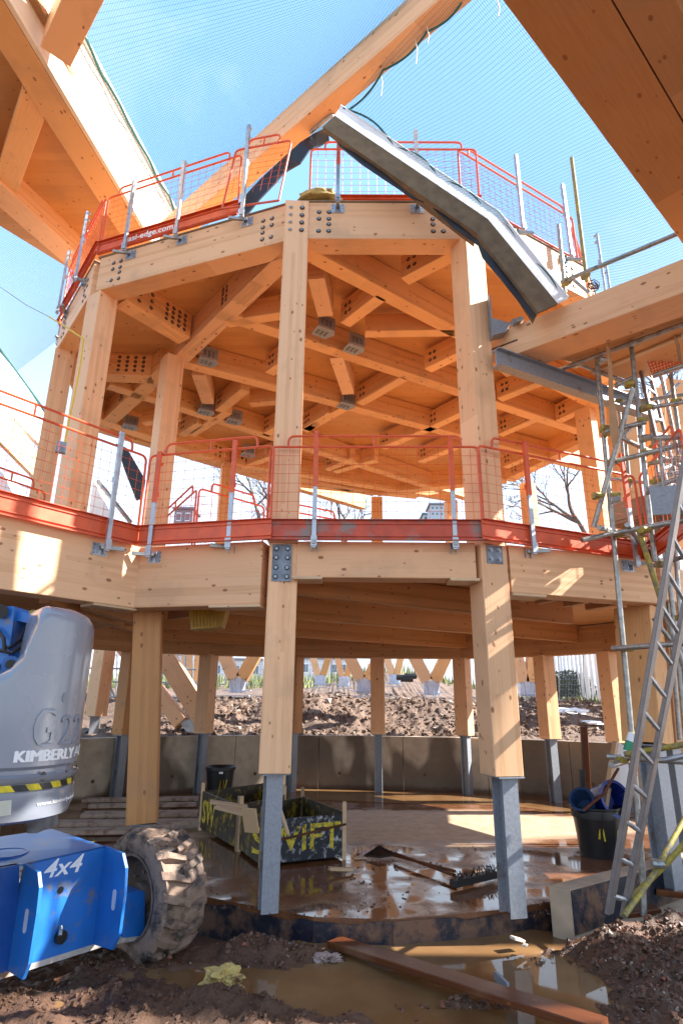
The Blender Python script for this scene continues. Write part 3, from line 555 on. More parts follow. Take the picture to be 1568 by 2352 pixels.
for p, q_ in (((1195, 1383), (1262, 1360)), ((1235, 1388), (1345, 1366)), ((1300, 1394), (1420, 1372)), ((1350, 1402), (1435, 1388)), ((200, 1450), (320, 1425)), ((390, 1425), (500, 1408))):
    a, b2 = PZ(*p, 2.84), PZ(*q_, 2.84); beam('floor_joist', a, b2, .09, .27, WOODD, pav, bottom=True)
for p, q_ in (((195, 1400), (320, 1438)), ((100, 1385), (300, 1452))):
    a, b2 = PZ(*p, 2.75), PZ(*q_, 2.75); beam('floor_joist', a, b2, .12, .34, WOODD, pav, bottom=True)
# back ring of the floor
for k in range(len(lowc)-1):
    beam('ring_beam', Vector((*lowc[k], 2.6)), Vector((*lowc[k+1], 2.6)), .24, .5, WOODD, pav, bottom=True)
beam('ring_beam', Vector((*lowc[0], 2.6)), Vector((-6.2, 9.6, 2.6)), .24, .5, WOODD, pav, bottom=True)
beam('ring_beam', Vector((*lowc[-1], 2.6)), Vector((5.9, 8.9, 2.6)), .24, .5, WOODD, pav, bottom=True)

# ------------------------------------------------------------------ edge protection
def rounded(pts, r=.07, n=5):
    out_ = [Vector(pts[0])]
    for i_ in range(1, len(pts)-1):
        a, b2, c = Vector(pts[i_-1]), Vector(pts[i_]), Vector(pts[i_+1]); d1 = (a-b2).normalized(); d2 = (c-b2).normalized()
        for k in range(n+1):
            t = k/n; p = (b2+d1*r)*(1-t)**2+b2*2*t*(1-t)+(b2+d2*r)*t*t; out_.append(p)
    out_.append(Vector(pts[-1])); return out_
def text_mesh(body, size, bold=True, shear=0, ext=.002, sx=1.0):
    cu = bpy.data.curves.new('lettering', 'FONT'); cu.body = body; cu.size = size; cu.shear = shear; cu.extrude = ext
    cu.offset = size*.012 if bold else 0; cu.resolution_u = 3
    ob = bpy.data.objects.new('lettering', cu); COL.objects.link(ob); bpy.context.view_layer.update()
    dg = bpy.context.evaluated_depsgraph_get(); me = bpy.data.meshes.new_from_object(ob.evaluated_get(dg)); bpy.data.objects.remove(ob)
    for v in me.vertices: v.co.x *= sx
    return me
def barrier(A, B, label, up=(0, 0, 1), shear=0, toe=True, m_=None, h=1.12, text=None, group='orange barrier panels round the open edges', mesh=True, out_dir=None):
    A, B = Vector(A), Vector(B); u = (B-A).normalized(); w_ = Vector(up).normalized(); w_ = (w_-u*w_.dot(u)).normalized(); n_ = u.cross(w_)   # n_ points outwards when A is left of B
    Lg = (B-A).length; w_ = w_+u*shear; M = Matrix(((u.x, n_.x, w_.x, A.x), (u.y, n_.y, w_.y, A.y), (u.z, n_.z, w_.z, A.z), (0, 0, 0, 1)))
    t = thing('edge_barrier', label, 'barrier', A, group); m_ = m_ or RED
    g = G(); g.box((Lg/2, 0, .105), (Lg, .004, .21)); g.box((Lg/2, .02, .208), (Lg, .036, .006)); g.box((Lg/2, .02, .003), (Lg, .036, .006)); g.box((Lg/2, .008, .17), (Lg, .014, .010)); g.box((Lg/2, .010, .045), (Lg, .018, .012))
    if not toe: g = G().tube([(.02, -.015, .03), (Lg-.02, -.015, .03)], .0135, 8)
    tb = g.obj('toe_board' if toe else 'bottom_rail', m_, t, mw=M)
    r = .0135; e = .02
    g = G(); g.tube(rounded([(e, -.015, .03), (e, -.015, h-.12), (Lg-e, -.015, h-.12), (Lg-e, -.015, .03)]), r, 8)
    o = g.obj('mesh_frame', RED, t, smooth=True, mw=M)
    g = G(); g.tube(rounded([(.20, -.015, h-.13), (.20, -.015, h), (Lg-.20, -.015, h), (Lg-.20, -.015, h-.13)]), r, 8); g.obj('top_rail', RED, t, smooth=True, mw=M)
    g = G().tube([(Lg/2, -.015, h-.12), (Lg/2, -.015, h)], r*.9, 8); g.obj('rail_spacer', RED, t, smooth=True, mw=M)
    if mesh:
        g = G(); nx_ = int(Lg/.105)
        for k in range(1, nx_): x_ = Lg*k/nx_; g.tube([(x_, -.012, .2), (x_+random.uniform(-.004, .004), -.012, .6), (x_, -.012, h-.12)], .0024, 4, False)
        for k in range(1, 8): z_ = .2+(h-.32)*k/8; g.tube([(e, -.008, z_)]+[(Lg*j/6, -.008+random.uniform(-.006, .006), z_+random.uniform(-.006, .006)) for j in range(1, 6)]+[(Lg-e, -.008, z_)], .0024, 4, False)
        tag(g.obj('wire_mesh', RED, t, mw=M), kind='stuff')
    if text:
        me = text_mesh(text, .13, ext=.001, sx=1.05); me.materials.append(WHITE); link('lettering', me, None, t, M @ Matrix.Translation((.45, .028, .055)) @ Matrix.Rotation(pi/2, 4, 'X') @ Matrix.Identity(4))
    return t
SCREW = G().tube([(0, .007, 0), (0, .0095, 0)], .008, 6).mesh('screw'); SCREW.materials.append(DSTEEL)
def bpost(p, out_, ztop, label, red=None, lean=(0, 0), side=0, group='posts carrying the barrier panels'):
    """p = point on the timber face (middle of the bracket plate), out_ = outward direction"""
    p = Vector(p); o_ = Vector(out_).normalized(); s_ = Vector((-o_.y, o_.x, 0)); M = Matrix(((s_.x, o_.x, 0, p.x), (s_.y, o_.y, 0, p.y), (0, 0, 1, p.z), (0, 0, 0, 1)))
    t = thing('barrier_post', label, 'post', p, group); H = ztop-p.z
    g = G(); g.box((0, .004, 0), (.155, .008, .125)); g.box((-.032, .025, 0), (.006, .04, .10)); g.box((.032, .025, 0), (.006, .04, .10)); g.obj('bracket_plate', GALV, t, mw=M)
    for a in (-.06, .06):
        for b2 in (-.042, 0, .042): link('screw', SCREW, None, t, M @ Matrix.Translation((a, 0, b2)))
    g = G(); g.box((side*.09, .09, .02), (.035, .17, .035)) if side == 0 else g.box((side*.10, .07, .02), (.22, .035, .035), Matrix.Rotation(side*.5, 3, 'Z')); g.obj('arm', SCAF, t, mw=M)
    g = G(); g.box((0, .135, H*.27-.04), (.042, .03, H*.54), ch=.005); g.box((0, .135+.02, .03), (.06, .012, .10)); g.obj('upright', GALV, t, mw=M)
    g = G(); g.box((0, .135, H*.75-.03), (.046, .034, H*.5), ch=.005); g.box((0, .112, H*.56), (.05, .03, .05)); g.obj('sleeve', RED if red else GALV, t, mw=M)
    for z_ in (.86, .96): G().tube([(0.0, .118, H*z_), (.02, .09, H*z_)], .018, 6).obj('clip', RED if red else GALV, t, mw=M)
    return t
def V2(p, z): return Vector((p[0], p[1], z))
def seg_out(a, b2): d = (Vector(b2)-Vector(a)).normalized(); return Vector((d.y, -d.x, 0))
Z1 = 3.205
aA, bA = PZ(318, 1256, Z1), PZ(0, 1183, Z1); dA = (bA-aA).normalized()
barrier(aA+dA*2.45, aA, 'shaded orange barrier panel over the left wing edge beam, nearest the camera')
barrier(PZ(316, 1254, Z1), PZ(622, 1239, Z1), 'orange barrier panel just left of the front column with the ten bolt plate')
barrier(PZ(606, 1241, Z1), PZ(1118, 1243, Z1), 'scuffed orange barrier panel with grey worn toe board between the two front columns', m_=REDW)
barrier(PZ(1108, 1240, Z1), PZ(1490, 1290, Z1), 'orange barrier panel right of the two front columns, ending behind the scaffold')
barrier(PZ(1492, 1292, Z1), PZ(1600, 1215, Z1), 'short length of orange barrier behind the scaffold ladders at the right edge')
# posts of the first floor
def fpost(px, py, ztop, label, red, A, B, side=0):
    o_ = seg_out(V2(A, 0), V2(B, 0)); n_ = Vector((o_.x, o_.y, 0)); face = V2(A, 0)+n_*.122; p = PP(px, py, face, n_); return bpost(p, o_, ztop, label, red, side=side)
CLt = (CL.x, CL.y); far_l = tuple((CL+dl*4.4)[:2])
fpost(722, 1258, 4.40, 'red and silver barrier post just right of the left front column', True, (P1[0], 5.88), (P2[0], 5.86))
fpost(1040, 1262, 4.34, 'red and silver barrier post just left of the right front column', True, (P1[0], 5.88), (P2[0], 5.86))
fpost(535, 1262, 4.33, 'all red leaning barrier post left of the front column with the bolt plate', True, CLt, P1[:2], side=-1)
fpost(356, 1280, 4.26, 'barrier post with red top half beside the inner corner of the edge beams', True, CLt, P1[:2], side=-1)
fpost(228, 1262, 4.36, 'tall plain grey barrier post on the left wing edge beam', False, far_l, CLt, side=1)
fpost(1208, 1272, 4.36, 'red and silver barrier post right of the pair of front columns', True, P2[:2], tuple(P3[:2]), side=1)
fpost(1440, 1300, 4.40, 'red barrier post half hidden behind the front scaffold standard', True, P2[:2], tuple(P3[:2]), side=1)
# inner barriers beyond the front ones
def bar_top(p, q_, z, label): a, b2 = PZ(*p, z), PZ(*q_, z); a.z = b2.z = z-1.12; barrier(a, b2, label)
bar_top((360, 1190), (452, 1103), 4.42, 'orange barrier panel inside the first floor seen behind the left column')
bar_top((458, 1100), (612, 1146), 4.42, 'orange barrier panel running inwards behind the leaning red post')
bar_top((640, 1150), (795, 1180), 4.42, 'far orange barrier panel ending under the middle of the front rail')
bar_top((-60, 1052), (112, 1112), 4.42, 'low orange barrier behind the left wing rail at the left edge')
# roof level
ZR = 7.535
def off(a, b2, d, t0, t1, z):
    o_ = seg_out(V2(a, 0), V2(b2, 0)); A_, B_ = V2(a, z), V2(b2, z); u_ = (B_-A_).normalized(); return A_+o_*d+u_*t0, B_+o_*d+u_*t1
for a, b2, t0, t1, lb, tx, u_ in ((RING[1], RING[2], .6, .05, 'orange roof edge barrier on the far left facet of the drum', None, (0, 0, 1)), (RING[2], RING[3], -.05, .1, 'orange roof edge barrier on the left facet above the sunlit left column', None, (0, 0, 1)),
                      (RING[3], RING[4], .0, -.75, 'orange roof edge barrier with white lettering on its toe board', 'easi-edge.com', (0, 0, 1)),
                      (RING[4], RING[5], .12, .25, 'orange roof edge barrier above the front edge, partly behind the grey gutter', None, (0, 0, 1)),
                      (RING[5], RING[6], .0, .15, 'orange roof edge barrier right of the gutter seen through the net', None, (0, 0, 1)),
                      (RING[6], RING[7], .1, .0, 'orange roof edge barrier at the far right of the drum, seen almost end on', None, (0, 0, 1)), (RING[7], RING[8], .1, .0, 'orange roof edge barrier on the right hand back facet', None, (0, 0, 1))):
    A_, B_ = off(a, b2, -.02 if a in (RING[4], RING[5], RING[6]) else .16, t0, t1, ZR-.02); barrier(A_, B_, lb, text=tx, up=u_)
A_, B_ = off(RING[3], RING[4], .24, 1.95, -.12, ZR+.05); barrier(A_, B_, 'short orange barrier gate leaning over to the right beside the grey post', shear=.36, h=.98, toe=False)
def rpost(k, t, ztop, label, red=False, side=0, dz=-.10):
    a, b2 = V2(RING[k], ZT+dz), V2(RING[k+1], ZT+dz); o_ = seg_out(V2(RING[k], 0), V2(RING[k+1], 0)); return bpost(a+(b2-a).normalized()*t+o_*.137, o_, ztop, label, red, side=side)
rpost(2, .4, 8.55, 'weathered grey roof post on the left facet, leftmost of its row', side=1); rpost(2, 1.35, 8.6, 'grey roof post on the left facet nearest the sunlit column'); rpost(3, .55, 8.55, 'grey roof post left of the white lettering', side=-1)
rpost(3, 1.35, 8.6, 'grey roof post right of the white lettering', side=-1); rpost(3, 2.30, 8.85, 'tall grey roof post with clamps between the two barrier panels', side=-1); rpost(4, .50, 8.5, 'rusty leaning roof post left of centre on the front edge', True); rpost(4, 1.45, 8.5, 'roof post hidden behind the grey gutter')
rpost(5, .75, 8.6, 'pale roof post right of the gutter seen through the net', side=1); rpost(5, 1.65, 8.6, 'pale roof post near the right corner of the drum', side=1); rpost(6, .7, 8.6, 'far pale roof post beside the end barrier', side=1); rpost(6, 1.5, 8.6, 'farthest pale roof post at the right of the drum', side=1)
rpost(1, 1.9, 8.4, 'grey roof post low on the far left facet', side=1)

# ------------------------------------------------------------------ overhead roof, left wing
ZL = 9.3
lr = thing('left_wing_roof', 'orange timber roof with ribs and a sunlit white fascia crossing the top left corner', 'roof', tuple(PZ(160, 260, ZL)))
def ob_(p, q_, z, wd, ht, par, m_=None, ext=(0, 0), name='roof_beam'):
    a, b2 = PZ(*p, z), PZ(*q_, z); d = (b2-a).normalized(); return beam(name, a-d*ext[0], b2+d*ext[1], wd, ht, m_ or WOOD, par, bottom=True)
a0, a1 = PZ(10, 5, ZL), PZ(325, 530, ZL); dd = (a1-a0).normalized(); nn = Vector((dd.y, -dd.x, 0))
beam('edge_beam', a0-dd*2.5-nn*.2, a1+dd*1.6-nn*.2, .4, .62, WOOD, lr, bottom=True)
f0 = PP(60, 0, a0, nn); tops = [PP(60, 0, a0, nn), PP(190, 118, a0, nn), PP(402, 508, a0, nn)]
zt_ = tops[1].z; zt2 = tops[2].z
A0 = a0-dd*2.5; A1 = a1+dd*1.6
zs = zt_+(zt2-zt_)/((tops[2]-tops[1]).dot(dd))*((A0-tops[1]).dot(dd)); ze = zt_+(zt2-zt_)/((tops[2]-tops[1]).dot(dd))*((A1-tops[1]).dot(dd))
FASC = wood('pale_fascia', (.86, .76, .62), (.80, .68, .52), lam=.2, knots=.1, contrast=.5)
n_ = nn*.012
G().prism([A0+n_, A1+n_, Vector((A1.x, A1.y, ze))+n_, Vector((A0.x, A0.y, zs))+n_], nn*.06).obj('fascia', FASC, lr)
A0t = Vector((A0.x, A0.y, zs)); A1t = Vector((A1.x, A1.y, ze))
G().prism([A0t+nn*.02+Vector((0, 0, .004)), A0t+nn*.14+Vector((0, 0, .004)), A0t+nn*.14+Vector((0, 0, .05)), A0t+nn*.02+Vector((0, 0, .05))], A1t-A0t).obj('roof_edge_flashing', WMEM, lr)
g = G(); pts = [A0t.lerp(A1t, k/60)+nn*(.16+.02*sin(k*.9))+Vector((0, 0, -.05-.05*abs(sin(k*.55)))) for k in range(61)]; g.tube(pts, .022, 6); g.obj('net_edge_rope', ROPE, lr)
g = G(); pts = [A0t.lerp(A1t, k/40)+nn*.1+Vector((0, 0, -.18-.12*abs(sin(k*.4)))) for k in range(41)]; g.tube(pts, .008, 5); g.obj('loose_cable', SCAF, lr)
ob_((128, 130), (232, -90), ZL, .36, .55, lr, WOODP, ext=(0, .5), name='rafter')
ob_((88, 208), (5, 452), ZL+.05, .34, .5, lr, WOOD, ext=(-.1, 0)); ob_((-60, 395), (178, 607), ZL, .42, .55, lr, WOODP, ext=(1, .6))
sp = [PZ(-90, -60, ZL+.4), PZ(60, -60, ZL+.4), PZ(330, 540, ZL+.4), PZ(215, 650, ZL+.4), PZ(-160, 420, ZL+.4)]
G().prism(sp, (0, 0, .12)).obj('soffit', CLT, lr)
# second length of the same wing farther back at the left edge
lr2 = thing('back_wing_roof', 'white roof edge with green rope dropping past the left columns', 'roof', tuple(PY(40, 860, 12)))
def quadY(pts, Y_, th=.1): return [PY(x, y, Y_) for x, y in pts]
def quadS(pts): return [PY(x, y, 10.6+(x+30)*.017) for x, y in pts]
q4 = quadS([(-30, 765), (112, 958), (112, 1040), (-30, 900)]); G().prism(q4, (-.12, .04, 0)).obj('fascia', WHITE, lr2)
G().tube([p+Vector((.03, -.02, 0)) for p in quadS([(-30, 768), (40, 862), (112, 960)])], .035, 6).obj('edge_rope', ROPE, lr2)
q4 = quadS([(-30, 905), (30, 950), (112, 1085), (112, 1130), (-30, 985)]); G().prism([p+Vector((.02, -.01, 0)) for p in q4], (-.1, .03, 0)).obj('end_beam', WOODP, lr2)
q4 = quadS([(-30, 1060), (40, 1110), (110, 1200), (-30, 1200)]); G().prism(q4, (-.12, .04, 0)).obj('lower_fascia', WHITE, lr2)
q4 = quadY([(214, 1100), (262, 1200), (300, 1210), (200, 1210)], 12.6); G().prism(q4, (0, .1, 0)).obj('lower_fascia', WMEM, lr2)
g = G(); g.tube([PY(225, 1105, 12.4), PY(300, 1200, 12.4)], .05, 6); g.obj('gutter_pipe', SCAF, lr2)
bm_ = thing('hanging_membrane', 'strip of blue black membrane hanging behind the tall grey post at the left corner', 'membrane', tuple(PY(300, 1090, 9)))
q4 = quadY([(266, 1018), (290, 1028), (332, 1100), (326, 1140), (312, 1148), (286, 1080)], 9); G().prism(q4, (0, .06, 0)).obj('sheet', BLKM, bm_)

# central rafter, corner gutter and the black membrane below it
cr_ = thing('central_rafter', 'long timber rafter running diagonally across the sky to the drum roof', 'roof beam', tuple(PZ(784, 235, 8.9)))
a, b2 = PZ(1045, 0, 8.9), PZ(445, 512, 8.9); mid = PZ(784, 236, 8.9); d = (b2-a).normalized()
beam('rafter', a-d*2.5, b2+d*.8, .24, .46, WOODP, cr_, bottom=True)
G().tube([PZ(765, 262, 8.88), PZ(740, 280, 8.88), PZ(712, 305, 8.88)], .02, 6).obj('fixing_strip', SCAF, cr_)
gt = thing('corner_gutter', 'bent taupe metal gutter with a white lip sloping down to the right canopy', 'gutter', tuple(PY(1096, 532, 5.3)))
TAUPE = plain('taupe_sheet', (.17, .13, .085), .75, 0, var=.2, scale=9, spec=.1)
lo_ = [PY(741, 290, 5.3), PY(1096, 536, 5.3), PY(1236, 717, 5.3)]; hi_ = [PY(768, 265, 5.3), PY(1120, 503, 5.3), PY(1280, 697, 5.3)]
wh = [PY(782, 243, 5.34), PY(1146, 488, 5.34), PY(1304, 684, 5.34)]; bk = Vector((0, .2, 0))
for k in range(2):
    G().prism([lo_[k], lo_[k+1], hi_[k+1], hi_[k]], (0, .03, 0)).obj('gutter_face', TAUPE, gt)
    G().prism([lo_[k]+Vector((0, .03, 0)), lo_[k+1]+Vector((0, .03, 0)), lo_[k+1]+bk, lo_[k]+Vector((0, .06, 0))], (0, 0, .02)).obj('gutter_sole', TAUPE, gt)
    G().prism([hi_[k]+Vector((0, -.004, .002)), hi_[k+1]+Vector((0, -.004, .002)), wh[k+1], wh[k]], (0, .02, .0)).obj('white_lip', WMEM, gt)
    G().tube([wh[k]+Vector((0, .0, .01)), wh[k+1]+Vector((0, .0, .01))], .013, 6).obj('lip_rail', WMEM, gt)
bm2 = thing('gutter_membrane', 'sagging black membrane hanging under the taupe gutter', 'membrane', tuple(PY(900, 420, 5.4)))
def ribbon(top_, bot_, par, th=(0, .03, 0)):
    g = G(); n = len(top_); th = Vector(th); P_ = list(top_)+list(bot_)
    vs = P_+[p+th for p in P_]; fs = []
    for k in range(n-1): fs += [(k, k+1, n+k+1, n+k), (2*n+k+1, 2*n+k, 3*n+k, 3*n+k+1), (n+k, n+k+1, 3*n+k+1, 3*n+k)]
    fs += [(0, n, 3*n, 2*n), (n-1, 3*n-1, 4*n-1, 2*n-1)]
    return g.add(vs, fs).obj('sheet', BLKM, par, smooth=True)
tp = [(766, 296), (800, 318), (850, 352), (900, 388), (960, 430), (1020, 472), (1092, 525), (1110, 545), (1150, 600), (1190, 655), (1232, 712)]
bt_ = [(766, 312), (780, 335), (830, 375), (885, 412), (945, 452), (985, 468), (1040, 520), (1098, 562), (1108, 590), (1150, 640), (1224, 732)]
def sub(pts, Y0, amp):
    o_ = []
    for k in range(len(pts)-1):
        for j in range(3): t = j/3; o_.append(PY(pts[k][0]*(1-t)+pts[k+1][0]*t, pts[k][1]*(1-t)+pts[k+1][1]*t, Y0+amp*sin(k*1.9+j)))
    o_.append(PY(*pts[-1], Y0)); return o_
ribbon(sub(tp, 5.345, 0), sub(bt_, 5.37, .02), bm2, (0, .015, 0))
bm3 = thing('rafter_membrane', 'dark blue membrane strip drooping below the lower end of the rafter', 'membrane', tuple(PY(660, 370, 5.9)))
tp = [(752, 290), (720, 306), (690, 325), (660, 352), (630, 380), (600, 408), (570, 440), (545, 470)]; bt_ = [(756, 318), (735, 332), (712, 340), (690, 372), (655, 392), (630, 420), (596, 455), (560, 500)]
ribbon(sub(tp, 6.0, 0), sub(bt_, 6.02, .05), bm3)

# right wing: big overhead beam with soffit
ZW = 6.3
rw = thing('right_wing_roof', 'shaded reddish timber beam and soffit filling the top right corner', 'roof', tuple(PZ(1400, 200, ZW)))
a0, a1 = PZ(1155, 0, ZW), PZ(1568, 560, ZW); dd = (a1-a0).normalized(); nn = Vector((dd.y, -dd.x, 0))
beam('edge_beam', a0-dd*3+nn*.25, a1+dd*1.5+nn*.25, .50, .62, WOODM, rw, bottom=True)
beam('inner_beam', a0-dd*3+nn*.66, a1+dd*1.5+nn*.66, .30, .40, WOODD, rw, up=(0, 0, 1), bottom=True)
s0 = a0-dd*3+nn*.5; s1 = a1+dd*1.5+nn*.5
G().prism([s0+Vector((0, 0, .5)), s1+Vector((0, 0, .5)), s1+nn*3.3+Vector((0, 0, .5)), s0+nn*3.3+Vector((0, 0, .5))], (0, 0, .1)).obj('soffit', CLT, rw)
for k in range(5):
    y0_ = 2.2+k*1.42; G().box((11.6+.2*(k % 2), y0_+.6, 7.0), (6.8-.5*(k % 3), 1.2, .16)).obj('unseen_shade_panel', CLT, rw)  # added out of view to shade the foreground; gaps let sun patches through
beam('cross_beam', a0+dd*1.9+nn*.85, a0+dd*1.9+nn*3.5, .3, .45, WOODD, rw)
# lower canopy at the right
cn = thing('canopy', 'shaded timber canopy with a deep edge beam running from the front column to the scaffold', 'canopy', tuple(PZ(1300, 800, 5.4)))
a, b2 = PZ(1122, 836, 5.4), PZ(1568, 672, 5.4); d = (b2-a).normalized(); nn2 = Vector((-d.y, d.x, 0)); 
beam('edge_beam', a+nn2*.0+d*.03+nn2*.2, b2+d*1.2+nn2*.2, .40, .36, WOODP, cn, bottom=True)
G().box((a+d*.19+nn2*(-.003)+Vector((0, 0, .17))), (.34, .006, .018), Matrix.Rotation(atan2(d.y, d.x), 3, 'Z')).obj('connector_slot', HOLE, cn)
c4 = [a+d*.55+nn2*.42, b2+d*1.2+nn2*.42, b2+d*1.2+nn2*1.9, a+d*1.1+nn2*1.5, a+d*.75+nn2*.7]
G().prism([p+Vector((0, 0, .07)) for p in c4], (0, 0, .12)).obj('soffit', CLT, cn)
for k, (p, q_) in enumerate((((1330, 800), (1568, 712)), ((1360, 860), (1568, 775)))):
    beam('batten', PZ(*p, 5.44), PZ(*q_, 5.44), .07, .03, PACK, cn, bottom=True)
sb = thing('steel_beam', 'grey steel channel beam under the canopy reaching back from the front right column', 'steel beam', tuple(PZ(1200, 860, 5.1)))
a, b2 = PZ(1140, 840, 5.18), PZ(1392, 926, 5.18); M = frame(a, b2); ln = (b2-a).length+1.0
g = G(); g.box((.5, 0, .0), (ln, .12, .012)); g.box((.5, .0, .10), (ln, .012, .19)); g.box((.5, 0, .20), (ln, .12, .012)); g.obj('channel', GALVM, sb, mw=M)
G().box(PY(1123, 735, 5.78), (.012, .2, .55)).obj('end_plate', GALVM, sb)
q = quadY([(1126, 728), (1172, 742), (1160, 762), (1126, 770)], 5.75); G().prism(q, (0, .12, 0)).obj('flange', GALVM, sb)
G().box(PY(1187, 738, 5.7), (.13, .08, .05), Matrix.Rotation(-.4, 3, 'Y')).obj('cleat', GALV, sb)

# ------------------------------------------------------------------ safety net
def net(label, C4, nu, nv, sag, group=None, rope_edges=(), loc=None):
    """bilinear net between four corners, B-C bottom edge etc."""
    t = thing('safety_net', label, 'net', tuple(C4[0]))
    Bc, Cc, Dc, Ec = [Vector(p) for p in C4]
    def S_(u_, v_): p = (Bc*(1-u_)+Cc*u_)*(1-v_)+(Ec*(1-u_)+Dc*u_)*v_; return p+Vector((0, 0, -sag*sin(pi*u_)*sin(pi*v_)+.05*sin(u_*9+v_*4)*sin(pi*v_)))
    g = G(); r = .0013; sgs = 26
    for k in range(nu+1): g.tube([S_(k/nu, j/sgs) for j in range(sgs+1)], r, 3, False)
    for k in range(nv+1): g.tube([S_(j/sgs, k/nv) for j in range(sgs+1)], r, 3, False)
    tag(g.obj('cords', NETM, t), kind='stuff'); return t, S_
kB = PY(790, 252, 5.45); kC = PY(1290, 688, 5.45)
nr_, Sn = net('fine green blue debris net stretched over the right hand opening above the gutter', (kB, kC, PZ(1640, 590, 6.6), PZ(1110, -110, 7.4)), 92, 112, .12)
g = G(); pts = []
for k in range(4):
    a, b2 = [(784, 252), (905, 355), (1015, 410), (1120, 490)][k], [(905, 345), (1015, 410), (1120, 488), (1150, 520)][k]
sc = [(788, 248), (905, 338), (1008, 412), (1118, 492), (1200, 590), (1288, 690)]
for k in range(5):
    for j in range(10):
        t = j/10; x = sc[k][0]*(1-t)+sc[k+1][0]*t; y = sc[k][1]*(1-t)+sc[k+1][1]*t; bl = sin(pi*t)*18; pts.append(PY(x+bl*.6, y-bl*.8, 5.34))
g.tube(pts, .012, 6); g.obj('border_rope', ROPE, nr_)
g = G(); pts = []
sc2 = [(784, 262), (880, 160), (980, 72), (1066, -6)]
for k in range(3):
    for j in range(10):
        t = j/10; x = sc2[k][0]*(1-t)+sc2[k+1][0]*t; y = sc2[k][1]*(1-t)+sc2[k+1][1]*t; bl = sin(pi*t)*9; pts.append(PZ(x+bl*.8, y+bl, 8.86))
g.tube(pts, .014, 6); g.obj('border_rope', ROPE, nr_)
for x, y, l_ in ((874, 168, 60), (953, 90, 62), (980, 60, 42), (1140, -5, 45)): 
    p = PZ(x, y, 8.9); g = G().tube([p, p+Vector((.02, 0, -.15)), p+Vector((0, 0, -l_*.0062))], .007, 5); g.obj('tie_cord', CORD, nr_)
nl_, Sl = net('fine green blue debris net covering the left hand opening between roof fascia and rafter', (PZ(-230, 1060, 13) , PZ(730, 320, 9.3), PZ(1030, -150, 9.3), PZ(60, -160, 9.6)), 150, 190, .1)
# ------------------------------------------------------------------ scaffold
sc_ = thing('scaffold_tower', 'galvanised tube scaffold tower with yellow couplers and a boarded platform at the right', 'scaffold', tuple(PY(1449, 2000, 5.6)))
def tube_px(pts, r=.026, m_=None, par=None, name='scaffold_tube', n=10):
    P_ = [PY(x, y, Yy) for x, y, Yy in pts]; return G().tube(P_, r, n).obj(name, m_ or SCAF, par or sc_, smooth=True)
def coupler(x, y, Yy, m_=None):
    p = PY(x, y, Yy); g = G(); R = Matrix.Rotation(random.uniform(-.4, .4), 3, 'Z')
    g.tube([p+R @ Vector((0, 0, -.028)), p+R @ Vector((0, 0, .028))], .036, 10); g.tube([p+R @ Vector((-.035, -.045, 0)), p+R @ Vector((.05, -.045, 0))], .03, 8); g.box(p+R @ Vector((.045, -.01, 0)), (.02, .07, .03), R)
    g.tube([p+R @ Vector((.055, -.06, .0)), p+R @ Vector((.055, .03, 0))], .008, 5); g.obj('coupler', m_ or YEL, sc_)
stds = [[(1368, 797, 5.9), (1449, 1678, 5.9), (1475, 2000, 5.9), (1478, 2105, 5.9)], [(1447, 771, 5.7), (1503, 1290, 5.7)], [(1487, 900, 6.4), (1556, 1500, 6.4), (1575, 1700, 6.4)], [(1516, 850, 7.2), (1560, 1060, 7.2), (1590, 1300, 7.2)]]
for s_ in stds: tube_px(s_)
tube_px([(1282, 516, 6.1), (1297, 672, 6.1)], .022); tube_px([(1312, 362, 6.2), (1347, 645, 6.2)], .024, YEL)
tube_px([(1288, 648, 5.9), (1575, 528, 5.0)]); tube_px([(1315, 640, 6.0), (1352, 672, 6.0)], .02, GALV)
for a in (((1390, 992, 5.8), (1484, 969, 5.6)), ((1402, 1062, 5.85), (1568, 1020, 5.3)), ((1472, 1007, 5.65), (1600, 1003, 5.2)), ((1453, 892, 5.6), (1363, 1210, 5.95)), ((1392, 990, 6.1), (1575, 1076, 6.2)),
          ((1270, 812, 6.3), (1446, 882, 6.1)), ((1284, 849, 6.1), (1580, 740, 5.2)), ((1358, 776, 6.0), (1455, 856, 6.5)), ((1395, 778, 6.0), (1470, 850, 6.4)), ((1501, 862, 5.7), (1590, 832, 5.4)), ((1411, 887, 5.9), (1452, 868, 5.8)),
          ((1336, 1241, 5.7), (1405, 1225, 5.75), ), ((1392, 1228, 5.85), (1600, 1190, 5.2)), ((1335+40, 1212, 5.5), (1430, 1225, 6.3), (1520, 1260, 7.0)), ((1406, 1490, 5.85), (1600, 1476, 5.2)), ((1482, 1125, 5.65), (1600, 1085, 5.2)), ((1500, 1100, 6.3), (1600, 1075, 6.2)),
          ((1440, 1205, 5.6), (1480, 1260, 6.2), (1530, 1300, 6.6)), ((1395, 1738, 5.75), (1600, 1752, 5.3)), ((1403, 1758, 5.5), (1448, 1745, 5.9))): tube_px(a)
tube_px([(1434, 1733, 5.5), (1600, 1706, 5.1)], .024, YEL); tube_px([(1527, 1746, 5.1), (1620, 1725, 4.9)], .022, GALV)
tube_px([(1466, 1216, 5.6), (1524, 1400, 5.7)], .026, YEL); tube_px([(1524, 1400, 5.7), (1575, 1545, 5.75)], .024)
tube_px([(1600, 1830, 5.9), (1500, 2010, 5.5), (1432, 2105, 5.2)], .022, YEL); tube_px([(1600, 1905, 5.4), (1530, 1985, 5.5), (1447, 2065, 5.6)], .022, YEL)
